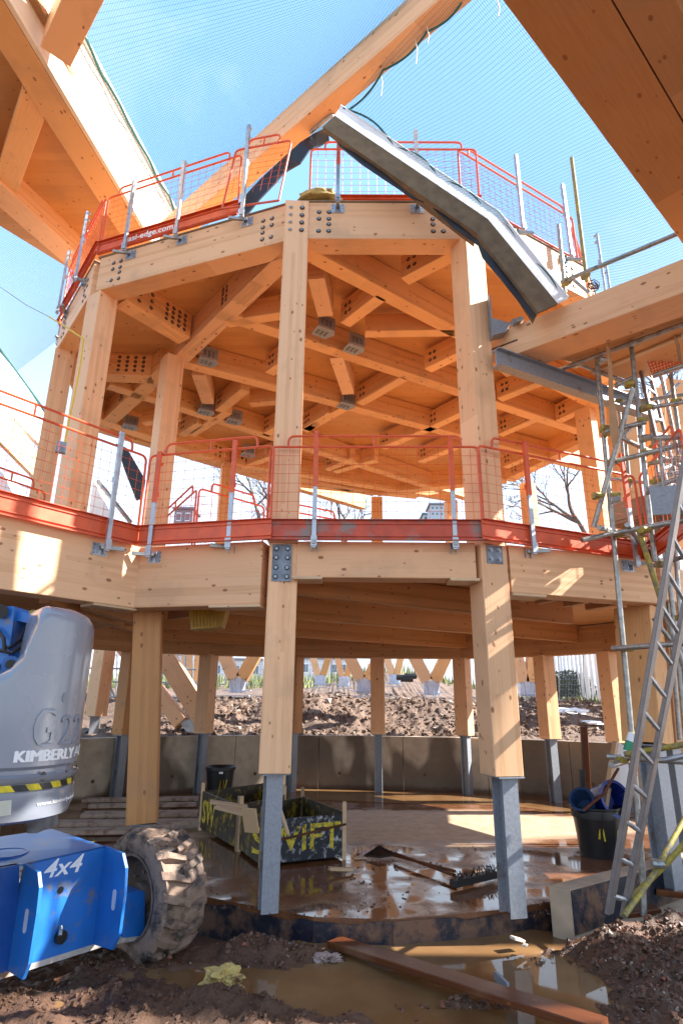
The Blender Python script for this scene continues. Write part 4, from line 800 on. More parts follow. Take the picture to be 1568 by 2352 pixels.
for x, y, Yy, m_ in ((1391, 995, 5.85, YEL), (1402, 1062, 5.85, YEL), (1409, 1140, 5.85, YEL), (1411, 1150, 5.82, GALV), (1419, 1228, 5.85, YEL), (1470, 968, 5.65, YEL), (1478, 1040, 5.65, YEL), (1477, 1008, 5.6, SCAF), (1489, 1128, 5.6, SCAF), (1490, 1212, 5.6, GALV),
                     (1475, 1219, 5.55, YEL), (1498, 1030, 6.0, YEL), (1500, 1108, 6.0, YEL), (1496, 1180, 6.0, YEL), (1366, 1140, 5.8, YEL), (1384, 986, 5.9, YEL), (1433, 1490, 5.8, YEL), (1447, 790, 5.65, SCAF), (1375, 830, 5.85, SCAF), (1441, 885, 5.7, YEL), (1411, 790, 5.9, SCAF),
                     (1455, 1690, 5.8, YEL), (1420, 1745, 5.7, YEL), (1447, 1735, 5.6, YEL), (1296, 650, 5.9, YEL), (1340, 635, 6.0, YEL), (1505, 1983, 5.5, SCAF), (1320, 838, 6.2, SCAF)): coupler(x, y, Yy, m_)
for s_ in ([(1410, 800, 7.4), (1440, 1150, 7.4), (1470, 1500, 7.4)], [(1540, 860, 6.0), (1584, 1180, 6.0)], [(1462, 1240, 7.2), (1500, 1700, 7.2)], [(1426, 900, 6.9), (1446, 1120, 6.9)], [(1524, 1260, 6.6), (1560, 1700, 6.6)], [(1548, 1230, 6.0), (1590, 1800, 6.0)], [(1500, 1700, 7.0), (1530, 1960, 7.0)]): tube_px(s_, .022)
for a in (((1395, 930, 6.6), (1580, 905, 6.2)), ((1400, 1100, 7.0), (1590, 1120, 6.6)), ((1470, 940, 5.7), (1600, 918, 5.3)), ((1490, 1065, 5.8), (1600, 1045, 5.4)), ((1420, 1010, 6.9), (1560, 880, 6.9)), ((1500, 1300, 6.0), (1600, 1270, 5.6)), ((1395, 1225, 6.6), (1600, 1235, 6.4)), ((1470, 1180, 7), (1590, 1010, 7)), ((1500, 1420, 6.3), (1610, 1560, 6.3))): tube_px(a, .022)
for x, y, Yy in ((1418, 925, 6.6), (1478, 938, 5.65), (1549, 926, 5.5), (1556, 1055, 5.6), (1530, 1112, 6.7), (1440, 1105, 6.9), (1516, 1297, 5.9), (1558, 1420, 6.2), (1432, 1232, 6.6)): coupler(x, y, Yy)
# platform: boards and toe boards
q = [PY(1408, 1200, 5.7), PY(1520, 1175, 5.2), PY(1600, 1140, 4.95), PY(1640, 1180, 6.3), PY(1450, 1212, 6.8)]
zP = 3.72
pa = PZ(1400, 1208, zP); pb = PZ(1600, 1158, zP); pd = (pb-pa).normalized(); pn = Vector((-pd.y, pd.x, 0))
for k in range(4): beam('platform_board', pa+pn*(.12+.235*k), pb+pd*.3+pn*(.12+.235*k)+Vector((0, 0, .01*(k % 2))), .225, .038, BOARD, sc_, bottom=True)
beam('toe_board', pa+pn*.02+Vector((0, 0, .04)), pa+pd*.62+pn*.02+Vector((0, 0, .04)), .038, .215, BOARD, sc_, bottom=True)
beam('toe_board', pa+pn*.05+Vector((0, 0, .042)), pa+pn*.9+Vector((0, 0, .042)), .038, .21, BOARD, sc_, bottom=True)
beam('toe_board', pa+pd*.64+pn*.06+Vector((0, 0, .042)), pa+pd*.64+pn*.8+Vector((0, 0, .042)), .038, .21, BOARD, sc_, bottom=True)
G().box(PY(1536, 1148, 5.1), (.30, .012, .27), Matrix.Rotation(-.25, 3, 'Z')).obj('metal_panel', GALVM, sc_)
# ladder gate with mesh
gp = [PY(1516, 1010, 5.3), PY(1575, 1008, 5.3), PY(1580, 1130, 5.3), PY(1522, 1128, 5.3)]
gt2 = thing('ladder_gate', 'grey mesh gate beside the ladder opening of the scaffold platform', 'gate', tuple(gp[3])); G().tube(gp, .014, 6, closed=True, caps=False).obj('gate_frame', SCAF, gt2)
g = G()
for k in range(1, 7): t = k/7; g.tube([gp[0].lerp(gp[1], t), gp[3].lerp(gp[2], t)], .003, 4, False)
for k in range(1, 12): t = k/12; g.tube([gp[0].lerp(gp[3], t), gp[1].lerp(gp[2], t)], .003, 4, False)
tag(g.obj('wire_mesh', SCAF, gt2), kind='stuff')
def ladder(r1, r2, label, nr, m_=None, t0=.03, sp=None):
    A_, B_ = [PY(*p) for p in r1]; C_, D_ = [PY(*p) for p in r2]; t = thing('ladder', label, 'ladder', tuple(A_))
    for a, b2 in ((A_, B_), (C_, D_)): beam('stile', a, b2, .035, .088, m_ or GALV, t, up=(C_-A_))
    for k in range(nr):
        u_ = t0+(1-t0*2)*k/(nr-1); G().tube([A_.lerp(B_, u_), C_.lerp(D_, u_)], .019, 8).obj('rung', GALV, t, smooth=True)
        p = A_.lerp(B_, u_); v_ = (A_-C_).normalized(); G().tube([p+v_*.03, p+v_*.0335], .012, 8).obj('rung_socket', HOLE, t)
    return t
ALU = plain('aluminium', (.20, .175, .165), .45, .3, var=.15, scale=14, dirt=.66, dirtcol=(.25, .2, .17), dscale=8)
ladder(((1398, 2098, 5.15), (1600, 900, 4.35)), ((1432, 2104, 5.35), (1650, 1000, 4.55)), 'aluminium ladder leaning up to the scaffold from the rubble at bottom right', 15, ALU)
ladder(((1462, 812, 6.3), (1535, 1130, 5.9)), ((1487, 838, 6.7), (1556, 1110, 6.4)), 'upper aluminium ladder inside the scaffold above the platform', 9, ALU)
# timber sole plates, rope, strips of torn fabric, label board
tag(beam('sole_plate', PZ(1385, 2110, -.16), PZ(1500, 2090, -.12), .22, .04, PLANK, None, bottom=True), 'wet timber sole plate under the foot of the aluminium ladder', 'board')
def strip(pts, wpx, Yy, label, name='fabric_strip', mt=None):
    g = G(); top_ = []; n = len(pts)
    vs = []; 
    for k, (x, y) in enumerate(pts): w_ = wpx[k]; tw = sin(k*1.3)*.03; vs += [PY(x-w_, y, Yy-tw), PY(x+w_, y, Yy+tw)]
    vs += [v+Vector((0, .006, 0)) for v in vs]; m = 2*n; fs = []
    for k in range(n-1): a = 2*k; fs += [(a, a+1, a+3, a+2), (m+a+1, m+a, m+a+2, m+a+3), (a, a+2, m+a+2, m+a), (a+1, m+a+1, m+a+3, a+3)]
    tag(g.add(vs, fs).obj(name, mt, None, smooth=True), label, 'fabric strip')
TAN = plain('tan_fabric', (.42, .24, .12), .8, bump=.6, bscale=20)
strip([(1391, 768), (1398, 810), (1402, 860), (1403, 910), (1408, 960), (1412, 1000), (1409, 1028)], [3, 4, 5, 6, 9, 11, 2], 5.6, 'long tan rag hanging from the canopy in front of the scaffold', mt=TAN)
strip([(1536, 705), (1545, 750), (1556, 790), (1562, 830)], [3, 4, 4, 3], 5.5, 'tan rag hanging near the red plastic mesh at the right edge', mt=TAN)
rm = thing('plastic_mesh_barrier', 'bright red plastic mesh tied under the canopy at the right edge', 'mesh', tuple(PY(1530, 820, 6)))
mp_ = [PY(1485, 822, 6), PY(1590, 782, 6), PY(1590, 838, 6), PY(1500, 868, 6)]; g = G()
for k in range(15): t = k/14; g.tube([mp_[0].lerp(mp_[1], t), mp_[3].lerp(mp_[2], t)], .006, 4, False)
for k in range(8): t = k/7; g.tube([mp_[0].lerp(mp_[3], t), mp_[1].lerp(mp_[2], t)], .006, 4, False)
tag(g.obj('cords', MESHR, rm), kind='stuff')
co = thing('wire_coil', 'tangled coil of rusty wire on the canopy beam by the yellow tube', 'wire', tuple(PY(1362, 656, 5.5))); c = PY(1362, 656, 5.45); g = G()
for k in range(7): R = Matrix.Rotation(random.uniform(-.5, .5), 3, 'X') @ Matrix.Rotation(random.uniform(-.5, .5), 3, 'Z'); rr = random.uniform(.04, .065); g.tube([c+R @ Vector((rr*cos(j*pi/6), random.uniform(-.01, .01), rr*sin(j*pi/6))) for j in range(12)], .004, 4, closed=True)
g.obj('coil', plain('rust', (.16, .06, .03), .7), co)

# right hand building behind the scaffold: pale posts and cladding edges
rb_ = thing('right_wing_frame', 'row of tall timber columns behind the scaffold at the right', 'building frame', tuple(PY(1480, 1200, 9)))
for x0, y0, x1_, y1_, Yy, wd in ((1396, 905, 1450, 1260, 8.8, .34), (1478, 900, 1510, 1260, 9.5, .22), (1520, 880, 1556, 1260, 10.5, .40)):
    a, b2 = PY(x0+25, y0, Yy), PY(x1_, y1_, Yy); b2.x = b2.x; beam('column', a, b2, wd, .3, WOOD, rb_, up=(0, 1, 0))
beam('column', PY(1525, 1290, 7.2), PY(1560, 1720, 7.2), .22, .3, WOODP, rb_, up=(0, 1, 0))
# ------------------------------------------------------------------ boom lift
AX = Vector((.63, .777, 0)).normalized(); NV = Vector((.777, -.63, 0)).normalized()
R_ = .47; Hs = PZ(300, 2062, .22)
ch_ = thing('boom_lift', 'grey and blue 4x4 boom lift with one muddy wheel at the left edge', 'boom lift', (Hs.x-.8, Hs.y-1.2, -.25))
wl = Matrix(((AX.x, -AX.y, 0, Hs.x), (AX.y, AX.x, 0, Hs.y), (0, 0, 1, Hs.z), (0, 0, 0, 1)))   # local X = axle, pointing away from us
Wd = .38
g = G(); prof = [(.0, .30), (-.015, .33), (-.02, .40), (.01, .455), (.05, R_-.03), (Wd/2, R_-.02), (Wd-.05, R_-.03), (Wd-.01, .455), (Wd+.01, .40), (Wd, .3)]; n = 56; vs = []
for x_, r_ in prof:
    for j in range(n): a = 2*pi*j/n; k_ = 1+.012*sin(a*7+x_*9)+.008*sin(a*17); vs.append((x_, r_*k_*cos(a), r_*k_*sin(a)))
g.add(vs, [(i_*n+j, i_*n+(j+1) % n, (i_+1)*n+(j+1) % n, (i_+1)*n+j) for i_ in range(len(prof)-1) for j in range(n)])
ty = g.obj('tyre', RUBBER, ch_, smooth=True, mw=wl)
nb = 19
for k in range(nb):
    for s_ in (0, 1):
        a = 2*pi*(k+.5*s_)/nb; da = (.115 if s_ == 0 else -.115); g = G(); xa, xb = (-.012, Wd*.56) if s_ == 0 else (Wd+.012, Wd*.44); vs = []
        for t, wdt in ((0, .040), (.35, .036), (1, .026)):
            x_ = xa+(xb-xa)*t; aa = a+abs(da)*1.5*t; rr0 = R_-.05 if t == 0 else R_-.028; rr1 = R_-.018 if t == 0 else R_+.018
            for dw, rr in ((-1, rr0), (1, rr0), (.75, rr1), (-.75, rr1)): ang = aa+dw*wdt/R_; vs.append((x_, rr*cos(ang)*random.uniform(.99, 1.006), rr*sin(ang)))
        fs = [(c+4*q_, (c+1) % 4+4*q_, (c+1) % 4+4*q_+4, c+4*q_+4) for q_ in range(2) for c in range(4)]+[(3, 2, 1, 0), (8, 9, 10, 11)]
        g.add(vs, fs).obj('lug', RUBBER, ty, mw=wl)
g = G(); vs = []; prof = [(.0, .302), (-.012, .31), (-.014, .29), (.05, .285), (.11, .25), (.12, .10), (.06, .09), (.05, .0001)]
g.add([(x_, r_*cos(2*pi*j/36), r_*sin(2*pi*j/36)) for x_, r_ in prof for j in range(36)], [(i_*36+j, i_*36+(j+1) % 36, (i_+1)*36+(j+1) % 36, (i_+1)*36+j) for i_ in range(len(prof)-1) for j in range(36)])
rim = g.obj('rim', RIM, ch_, smooth=True, mw=wl)
for k in range(8): a = 2*pi*k/8; G().tube([wl @ Vector((.115, .16*cos(a), .16*sin(a))), wl @ Vector((.09, .16*cos(a), .16*sin(a)))], .014, 6).obj('wheel_nut', RIM, rim)
# axle beam into the wheel, chassis front plate and its flanges
def C(x, y, d): return PP(x, y, Hs+NV*d, NV)            # point of the photograph on the plane parallel to the axle, d in front of the hub
D0 = .16
ax = [C(285, 2052, .12), C(333, 2048, .12), C(332, 2145, .12), C(318, 2156, .12), C(285, 2164, .12)]; G().prism(ax, -NV*.3).obj('axle', BLUE, ch_)
tl, tr, br, bl = C(62, 1983, D0), C(240, 1944, D0), C(240, 2162, D0), C(60, 2218, D0)
G().prism([tl, tr, br, bl], -NV*.05).obj('front_plate', BLUE, ch_)
dpt = -NV*1.1
tk = [tl, tr, C(150, 1926, D0-.3), C(0, 1898, D0-.75), C(-60, 1893, D0-.9), C(-60, 1975, D0-.05), ]
zt0 = tl.z; zt1 = tr.z
def onz(p, z): return Vector((p.x, p.y, z))
dk_ = [tl, tr, tr-NV*.9+AX*.05, tl-NV*1.0-AX*.9, tl-AX*1.1-NV*.1]
g = G(); g.prism(dk_, (0, 0, -.012)); top_deck = g.obj('deck_plate', BLUE, ch_)
G().prism([bl, br, C(333, 2150, .12), C(333, 2158, .12), br-Vector((0, 0, .035)), bl-Vector((0, 0, .035)), bl-Vector((0, 0, .035))-AX*.8, bl-AX*.8], -NV*.25).obj('belly_plate', plain('muddy_white', (.42, .38, .34), .6, dirt=.5, dirtcol=(.2, .12, .08), dscale=6), ch_)
def flange(px_list, d0, t_, slot, nm='flange'):
    """plate square to the axle: outline given by (distance in front, z) pairs at the axle position of p0"""
    p0 = d0; out2 = [p0+NV*a+Vector((0, 0, b2)) for a, b2 in px_list]; o = G().prism(out2, AX*t_).obj(nm, BLUE, ch_)
    if slot:
        cx_, cz_, w2, h2 = slot; ring = []
        for k in range(16): a = 2*pi*k/16; ring.append((cx_+w2*cos(a), cz_+(h2 if sin(a) > 0 else -h2)*.62*(1 if abs(sin(a)) > .3 else 0)+w2*sin(a)))
        G().prism([p0+NV*a+Vector((0, 0, b2))-AX*.003 for a, b2 in ring], AX*.004).obj('slot', plain('light_gap', (.45, .5, .6), .4), o)
    return o
Hp = (tr.z-br.z)
flange([(0, .0), (.24, -.015), (.30, -.10), (.315, -Hp*.4), (.305, -Hp*.8), (.24, -Hp*.97), (0, -Hp)], tr, .022, (.2, -Hp*.5, .022, .07))
Hq = tl.z-bl.z
flange([(0, .0), (.20, -.02), (.25, -.10), (.26, -Hq*.4), (.25, -Hq*.85), (.2, -Hq), (-.1, -Hq)], tl-AX*.02, .022, (.14, -Hq*.5, .022, .075))
G().prism([tl-AX*.05, tl-AX*.9, bl-AX*.9, bl-AX*.05], -NV*.05).obj('front_plate', BLUED, ch_)
M4 = Matrix(((AX.x, 0, NV.x, 0), (AX.y, 0, NV.y, 0), (0, 1, 0, 0), (0, 0, 0, 1)))
p4 = C(95, 2020, D0)+NV*.003; me = text_mesh('4x4', .30, shear=.25, ext=.001, sx=.80); me.materials.append(WHITE)
xw = max(v.co.x for v in me.vertices); tgt = (C(188, 1998, D0)-C(95, 2018, D0)).length; hgt_ = (C(188, 1964, D0)-C(188, 2002, D0)).length
hh_ = max(v.co.y for v in me.vertices)
for v in me.vertices: v.co.x *= tgt/xw; v.co.y *= hgt_/hh_
link('lettering', me, None, ch_, Matrix.Translation(p4) @ M4)
for x, y, r_ in ((139, 2045, .022), (137, 2152, .042)): p = C(x, y, D0); G().tube([p, p+NV*(.004 if r_ < .03 else .03)], r_, 14).obj('plug' if r_ > .03 else 'hole', BLACK, ch_)
G().tube([C(140, 2128, D0+.01), C(138, 2150, D0+.04)], .014, 8).obj('grease_nipple', SCAF, ch_)
G().tube([C(238, 2060, D0+.005), C(238, 2090, D0+.005)], .006, 6).obj('lock_pin', WHITE, ch_)
for p_, dn in ((C(82, 1944, D0), 1),):
    for k, (ox, oy) in enumerate(((112, 1953), (165, 1943))):
        b0 = PZ(ox, oy, tl.z+.003); q_ = [(-.12, -.03), (.06, -.03), (.06, -.06), (.16, 0), (.06, .06), (.06, .03), (-.12, .03)]
        G().prism([b0+AX*a*1.2+NV*b2*1.3 for a, b2 in q_], (0, 0, .002)).obj('yellow_arrow', YPAINT, ch_)
g = G(); c = tl-NV*.35+AX*.0+Vector((0, 0, .004)); g.tube([c+Vector((.15*cos(2*pi*k/32), .15*sin(2*pi*k/32), 0)) for k in range(32)], .012, 6, closed=True); g.obj('deck_ring', BLUED, ch_)
# counterweight: a tall moulded body with a rounded corner
T0 = PY(191, 1650, 4.3); dv = Vector((T0.x, T0.y, 0)).normalized(); lp = Vector((-dv.y, dv.x, 0)); RR = .46
c0 = Vector((T0.x, T0.y, 0))+lp*RR
def path(s, off_=0):
    """s = 0 where the wall faces us, positive round the right corner"""
    if s >= 0: th_ = s/RR; nrm = -dv*cos(th_)-lp*sin(th_); return c0+nrm*(RR+off_), nrm
    nrm = (-dv+lp*.12).normalized(); tg = Vector((-nrm.y, nrm.x, 0)); tg = tg if tg.dot(lp) > 0 else -tg; return c0-dv*RR+nrm*off_+tg*(-s), -dv
def s_at(px, z=1.5):
    lo, hi = -1.0, RR*1.3
    for _ in range(40):
        m_ = (lo+hi)/2; p, _n = path(m_); q = Vector((p.x, p.y, z))-CAM; k = 784+FPX*q.dot(_r)/q.dot(_f)
        if k < px: lo = m_
        else: hi = m_
    return lo
def zat(y, x=60): return PY(x, y, 3.88).z
zb0, ztop = zat(1893), zat(1392)
z1_, z2_, z3_, z4_ = zat(1858), zat(1820), zat(1795), zat(1772)
def offz(z):
    pts = [(zb0, -.07), (zb0+.02, -.02), (z1_-.02, .0), (z2_+.004, .0), (z2_+.012, -.018), (z3_-.01, -.018), (z3_, .0), (z3_+.03, .012), (z4_-.035, .0), (z4_-.012, -.022), (z4_+.01, -.022), (z4_+.03, .0)]
    if z >= pts[-1][0]: return 0.0
    for a, b2 in zip(pts[:-1], pts[1:]):
        if z <= b2[0]: t = (z-a[0])/(b2[0]-a[0]); return a[1]+(b2[1]-a[1])*t
    return 0
def stop_(s):
    zl = zat(1552); 
    if s < -.1: return zl
    if s < .09: t = (s+.1)/.19; return zl+(1-sqrt(max(0, 1-t*t)))*.20
    if s < .13: return zl+.20+(s-.09)/.04*(ztop-zl-.30)
    if s < .20: t = (s-.13)/.07; return ztop-.10*(1-sqrt(max(0, 1-(1-t)**2)))
    if s < .42: return ztop
    t = (s-.42)/(1.15-.42); return ztop-.30*min(1, t)**2
S_s = list(np.arange(-1.0, .085, .06))+[.088+.0035*k for k in range(14)]+list(np.arange(.14, 1.25, .03)); S_s = sorted(set(round(float(v), 4) for v in S_s)); zl0 = sorted(set([zb0, zb0+.01, zb0+.02, z1_, z2_, z2_+.004, z2_+.012, z3_-.01, z3_, z3_+.015, z3_+.03, z4_-.035, z4_-.012, z4_+.01, z4_+.03, z4_+.05]))
nz_ = 34; rows = []; thk = .36
for s in S_s:
    zt_s = stop_(s); col_ = []
    for z in zl0: p, nrm = path(s, offz(z)); col_.append(Vector((p.x, p.y, z)))
    z0_ = zl0[-1]
    for k in range(1, nz_): 
        t = k/nz_; z = z0_+(zt_s-z0_)*t; dz_ = zt_s-z; rd = .09; ins = 0 if dz_ > rd else -(rd-sqrt(max(0, rd*rd-(rd-dz_)**2)))
        p, nrm = path(s, ins); col_.append(Vector((p.x, p.y, z)))
    p, nrm = path(s, -.09); col_.append(Vector((p.x, p.y, zt_s))); p, nrm = path(s, -thk); col_.append(Vector((p.x, p.y, zt_s-.02))); p, nrm = path(s, -thk); col_.append(Vector((p.x, p.y, zb0)))
    rows.append(col_)
nc = len(rows[0]); vs = [v for c_ in rows for v in c_]; fs = [(i_*nc+j, (i_+1)*nc+j, (i_+1)*nc+j+1, i_*nc+j+1) for i_ in range(len(rows)-1) for j in range(nc-1)]+[(i_*nc+nc-1, (i_+1)*nc+nc-1, (i_+1)*nc, i_*nc) for i_ in range(len(rows)-1)]
cw = G().add(vs, fs).obj('counterweight', GREY, ch_, smooth=True)
G().prism([PY(62, 1885, 4.2), PY(84, 1885, 4.2), PY(84, 1915, 4.2), PY(62, 1915, 4.2)], (0, .3, 0)).obj('turntable', DSTEEL, ch_)
tc0 = Vector((c0.x, c0.y, zb0-.2))+lp*.35; G().lathe([(.42, -.05), (.42, .25)], tc0, 32).obj('turntable_ring', DSTEEL, ch_)
def wrap(me, s0, z0, sx_, sz_, off_, mt, name='lettering', depth=1):
    xm = max(v.co.x for v in me.vertices)
    for v in me.vertices:
        p, nrm = path(s0+v.co.x*sx_, off_+v.co.z*depth); v.co = Vector((p.x, p.y, z0+v.co.y*sz_))
    me.materials.append(mt); link(name, me, None, cw)
sa, sb2 = s_at(37), s_at(174)
for k in range(3):
    me = text_mesh('KIMBERLY', .1, bold=False, ext=.001); xm = max(v.co.x for v in me.vertices); wrap(me, sa+.006*k, zat(1748)+.002*(k % 2), (sb2-sa-.012)/xm, (zat(1722)-zat(1748))/.07, .003+.0006*k, WHITE)
me = text_mesh('ACCESS', .1, bold=False, ext=.001); xm = max(v.co.x for v in me.vertices); wrap(me, sb2+.012, zat(1746), .40/xm, (zat(1722)-zat(1748))/.07, .003, WHITE)
me = text_mesh('www.kimberlyaccess.co.uk', .05, ext=.0008); xm = max(v.co.x for v in me.vertices); wrap(me, s_at(108), zat(1852), .50/xm, .62, .003, WHITE)
me = text_mesh('G', .5, bold=False, ext=.008); xm = max(v.co.x for v in me.vertices); sa, sb2 = s_at(70), s_at(122); wrap(me, sa, zat(1715), (sb2-sa)/xm, (zat(1618)-zat(1712))/.36, .002, GREY, 'raised_letter')
me = text_mesh('22', .3, bold=False, ext=.008); xm = max(v.co.x for v in me.vertices); sa, sb2 = s_at(134), s_at(186); wrap(me, sa, zat(1712), (sb2-sa)/xm, (zat(1640)-zat(1712))/.21, .002, GREY, 'raised_letter')
hzb, hzt = z2_+.012, z3_-.012; yb = (hzt-hzb)
for k in range(26):
    s0_ = -.9+k*.082; q_ = []
    for (ds, z) in ((.03, hzb), (.071+.0, hzb), (.041, hzt), (0, hzt)): p, nrm = path(s0_+ds, -.015); q_.append(Vector((p.x, p.y, z)))
    p, nrm = path(s0_+.03, 0); G().prism(q_, nrm*.003).obj('hazard_stripe', YPAINT if k % 2 == 0 else BLACK, cw)
    q_ = []
    for (ds, z) in ((.071, hzb), (.112, hzb), (.082, hzt), (.041, hzt)): p, nrm = path(s0_+ds, -.0155); q_.append(Vector((p.x, p.y, z)))
    G().prism(q_, nrm*.0025).obj('hazard_stripe', BLACK if k % 2 == 0 else YPAINT, cw)
for s_, y_, rx, rz_ in ((.37, 1601, .016, .028), (.70, 1600, .016, .028), (.30, 1784, .019, .028), (.49, 1785, .019, .018), (.66, 1780, .016, .028)):
    p, nrm = path(s_, .001); tg = Vector((-nrm.y, nrm.x, 0)); c = Vector((p.x, p.y, zat(y_))); G().prism([c+tg*rx*cos(2*pi*k/14)+Vector((0, 0, rz_*sin(2*pi*k/14))) for k in range(14)], nrm*.003).obj('opening', DSTEEL if y_ < 1700 else BLACK, cw)
p, nrm = path(-.10, .002); G().prism([PY(-12, 1842, p.y), PY(27, 1838, p.y-.03), PY(25, 1872, p.y-.03), PY(-12, 1878, p.y)], nrm*.002).obj('decal', plain('cream', (.55, .52, .42), .5), cw)
# boom lift arms at the left edge
for pts, Yy, dp_, m_ in ((((-30, 1392), (33, 1393), (30, 1430), (18, 1520), (-30, 1535)), 4.05, .2, BLUE), (((30, 1399), (67, 1409), (66, 1432), (31, 1424)), 4.1, .3, BLUE), (((28, 1436), (64, 1432), (62, 1470), (22, 1490)), 4.25, .2, BLUED), (((-30, 1500), (62, 1499), (58, 1530), (40, 1542), (-30, 1553)), 4.12, .1, BLUE), (((66, 1404), (76, 1400), (74, 1475), (64, 1470)), 4.3, .1, YEL)):
    G().prism([PY(x, y, Yy) for x, y in pts], (0, dp_, 0)).obj('boom_arm', m_, ch_)
for q_ in (((-10, 1478, 4.1), (20, 1488, 4.05), (50, 1470, 4.1), (62, 1440, 4.2)), ((-10, 1492, 4.05), (28, 1500, 4.0), (58, 1482, 4.1), (64, 1450, 4.2)), ((-10, 1440, 4.02), (8, 1465, 4.0), (12, 1500, 4.02))): G().tube([PY(*w_) for w_ in q_], .012, 8).obj('hose', BLACK, ch_, smooth=True)
G().tube([PY(24, 1526, 4.03), PY(24, 1526, 4.12)], .055, 20).obj('pivot_pin', BLUE, ch_); G().tube([PY(24, 1526, 4.01), PY(24, 1526, 4.1)], .03, 14).obj('pivot_pin', BLACK, ch_)
G().tube([PY(2, 1404, 4.0), PY(2, 1404, 4.1)], .045, 16).obj('pivot_pin', BLACK, ch_)

# ------------------------------------------------------------------ things on the slab
def lathe_thing(nm, label, cat, c, prof, mt, n=28):
    t = thing(nm, label, cat, tuple(c)); return t, G().lathe(prof, c, n).obj('body', mt, t, smooth=True)
c = PZ(1398, 1985, 0)+Vector((.06, .38, 0)); bs_ = 1.0
t, o = lathe_thing('black_bin', 'large black plastic bin holding blue tubs behind the concrete kerb', 'bin', c, [(.001, .0), (.22, .0), (.265, .42), (.285, .42), (.285, .46), (.28, .51), (.295, .52), (.295, .54), (.27, .54), (.255, .46), (.001, .25)], BLACK)
for k in range(2):
    g = G(); pts = [(0, 0), (.02, .10), (.045, .12), (.055, .02), (.07, .1)] if k else [(0, .02), (.02, .16), (.05, .17), (.06, .0)]
    a0_ = -1.9+.95*k; g.tube([c+Vector(((.245)*cos(a0_+x*4), .245*sin(a0_+x*4), .2+z)) for x, z in pts], .010, 6); g.obj('yellow_mark', YPAINT, t)
cb = c+Vector((.02, 0, .50)); tb_ = thing('blue_tub', 'dark blue plastic tub standing on edge in the black bin', 'tub', tuple(cb+Vector((.05, 0, 0)))); 
pts_ = [(.0001, .0), (.17, .0), (.19, .05), (.20, .30), (.215, .31), (.18, .31), (.17, .06), (.0001, .03)]; ry = Matrix.Rotation(radians(72), 3, 'X') @ Matrix.Rotation(.3, 3, 'Y')
g = G().lathe(pts_, (0, 0, 0), 26); DBLUE = plain('dark_blue_plastic', (.008, .025, .20), .3); LBLUE = plain('mid_blue_plastic', (.02, .06, .15), .35)
g.obj('shell', DBLUE, tb_, smooth=True, mw=Matrix.Translation(cb+Vector((.08, .10, .05))) @ ry.to_4x4())
tb2 = thing('light_blue_tub', 'mid blue tub lying beside the dark blue one in the bin', 'tub', tuple(cb)); G().lathe([(.0001, 0), (.12, 0), (.14, .22), (.15, .23), (.12, .23), (.11, .02), (.0001, .02)], (0, 0, 0), 22).obj('shell', LBLUE, tb2, smooth=True, mw=Matrix.Translation(cb+Vector((-.13, -.02, .0))) @ (Matrix.Rotation(radians(48), 3, 'X') @ Matrix.Rotation(-.5, 3, 'Y')).to_4x4())
c = PZ(502, 1838, 0); t, o = lathe_thing('black_bucket', 'black plastic bucket with yellow scrawl against the pit wall', 'bucket', c, [(.001, 0), (.20, 0), (.255, .50), (.275, .51), (.275, .56), (.26, .57), (.24, .52), (.001, .3)], BLACK)
g = G(); g.tube([c+Vector((.03+.025*k+.015*sin(k*3), -.235-.0*k, .14+.22*(k % 2))) for k in range(6)], .010, 6); g.obj('yellow_mark', YPAINT, t)
G().box(c+Vector((.06, -.272, .48)), (.07, .006, .035)).obj('white_tag', WHITE, t)
# plywood formwork trays
GRAF = plain('speckled_black_ply', (.013, .015, .022), .5, dirt=.53, dirtcol=(.50, .50, .52), dscale=14); DGRAF = plain('dirty_yellow_ply', (.030, .022, .012), .5, dirt=.51, dirtcol=(.28, .20, .015), dscale=7)
FLc, FRc, BLc, BL2 = PZ(598, 1988, .03), PZ(790, 1968, .03), PZ(549, 1950, .03), PZ(460, 1902, .03)
def tray(corners, hh_, label, front, text):
    t = thing('formwork_tray', label, 'tray', tuple(corners[0]), 'plywood formwork trays on the wet slab'); n = len(corners)
    for k in range(n):
        a, b2 = corners[k], corners[(k+1) % n]; d = (b2-a).normalized(); beam('side_panel', a+Vector((0, 0, 0)), b2, .02, hh_-random.uniform(0, .03), front if k in (0,) else DGRAF, t, bottom=True)
        G().box(a+Vector((0, 0, hh_/2+.03)), (.045, .045, hh_+.14)).obj('corner_stake', PACK if k % 2 else BOARD, t)
    G().prism([p+Vector((0, 0, .02)) for p in corners], (0, 0, .02)).obj('base', DGRAF, t)
    if text:
        a, b2 = corners[0], corners[1]; d = (b2-a).normalized(); nn_ = Vector((d.y, -d.x, 0)); me = text_mesh(text, .36, ext=.001, sx=1); xm = max(v.co.x for v in me.vertices)
        for v in me.vertices: v.co.x *= 1.06/xm; v.co.y += .012*sin(v.co.x*31)
        me.materials.append(SPRAY); M = Matrix(((d.x, 0, nn_.x, a.x+d.x*-.12+nn_.x*.012), (d.y, 0, nn_.y, a.y+d.y*-.12+nn_.y*.012), (0, 1, 0, a.z+.11), (0, 0, 0, 1))); link('lettering', me, None, t, M)
        G().box((0, 0, 0), (1.02, .02, .022)).obj('batten', PLANK, t, mw=Matrix.Translation((a+b2)/2+nn_*.022+Vector((0, 0, .27))) @ Matrix.Rotation(atan2(d.y, d.x), 4, 'Z') @ Matrix.Rotation(-.13, 4, 'Y'))
    return t
BRc = FRc+(BLc-FLc)*1.6
tray([FLc, FRc, BRc, BLc], .47, 'speckled black plywood tray with yellow spray lettering on its front', GRAF, 'SWIFT')
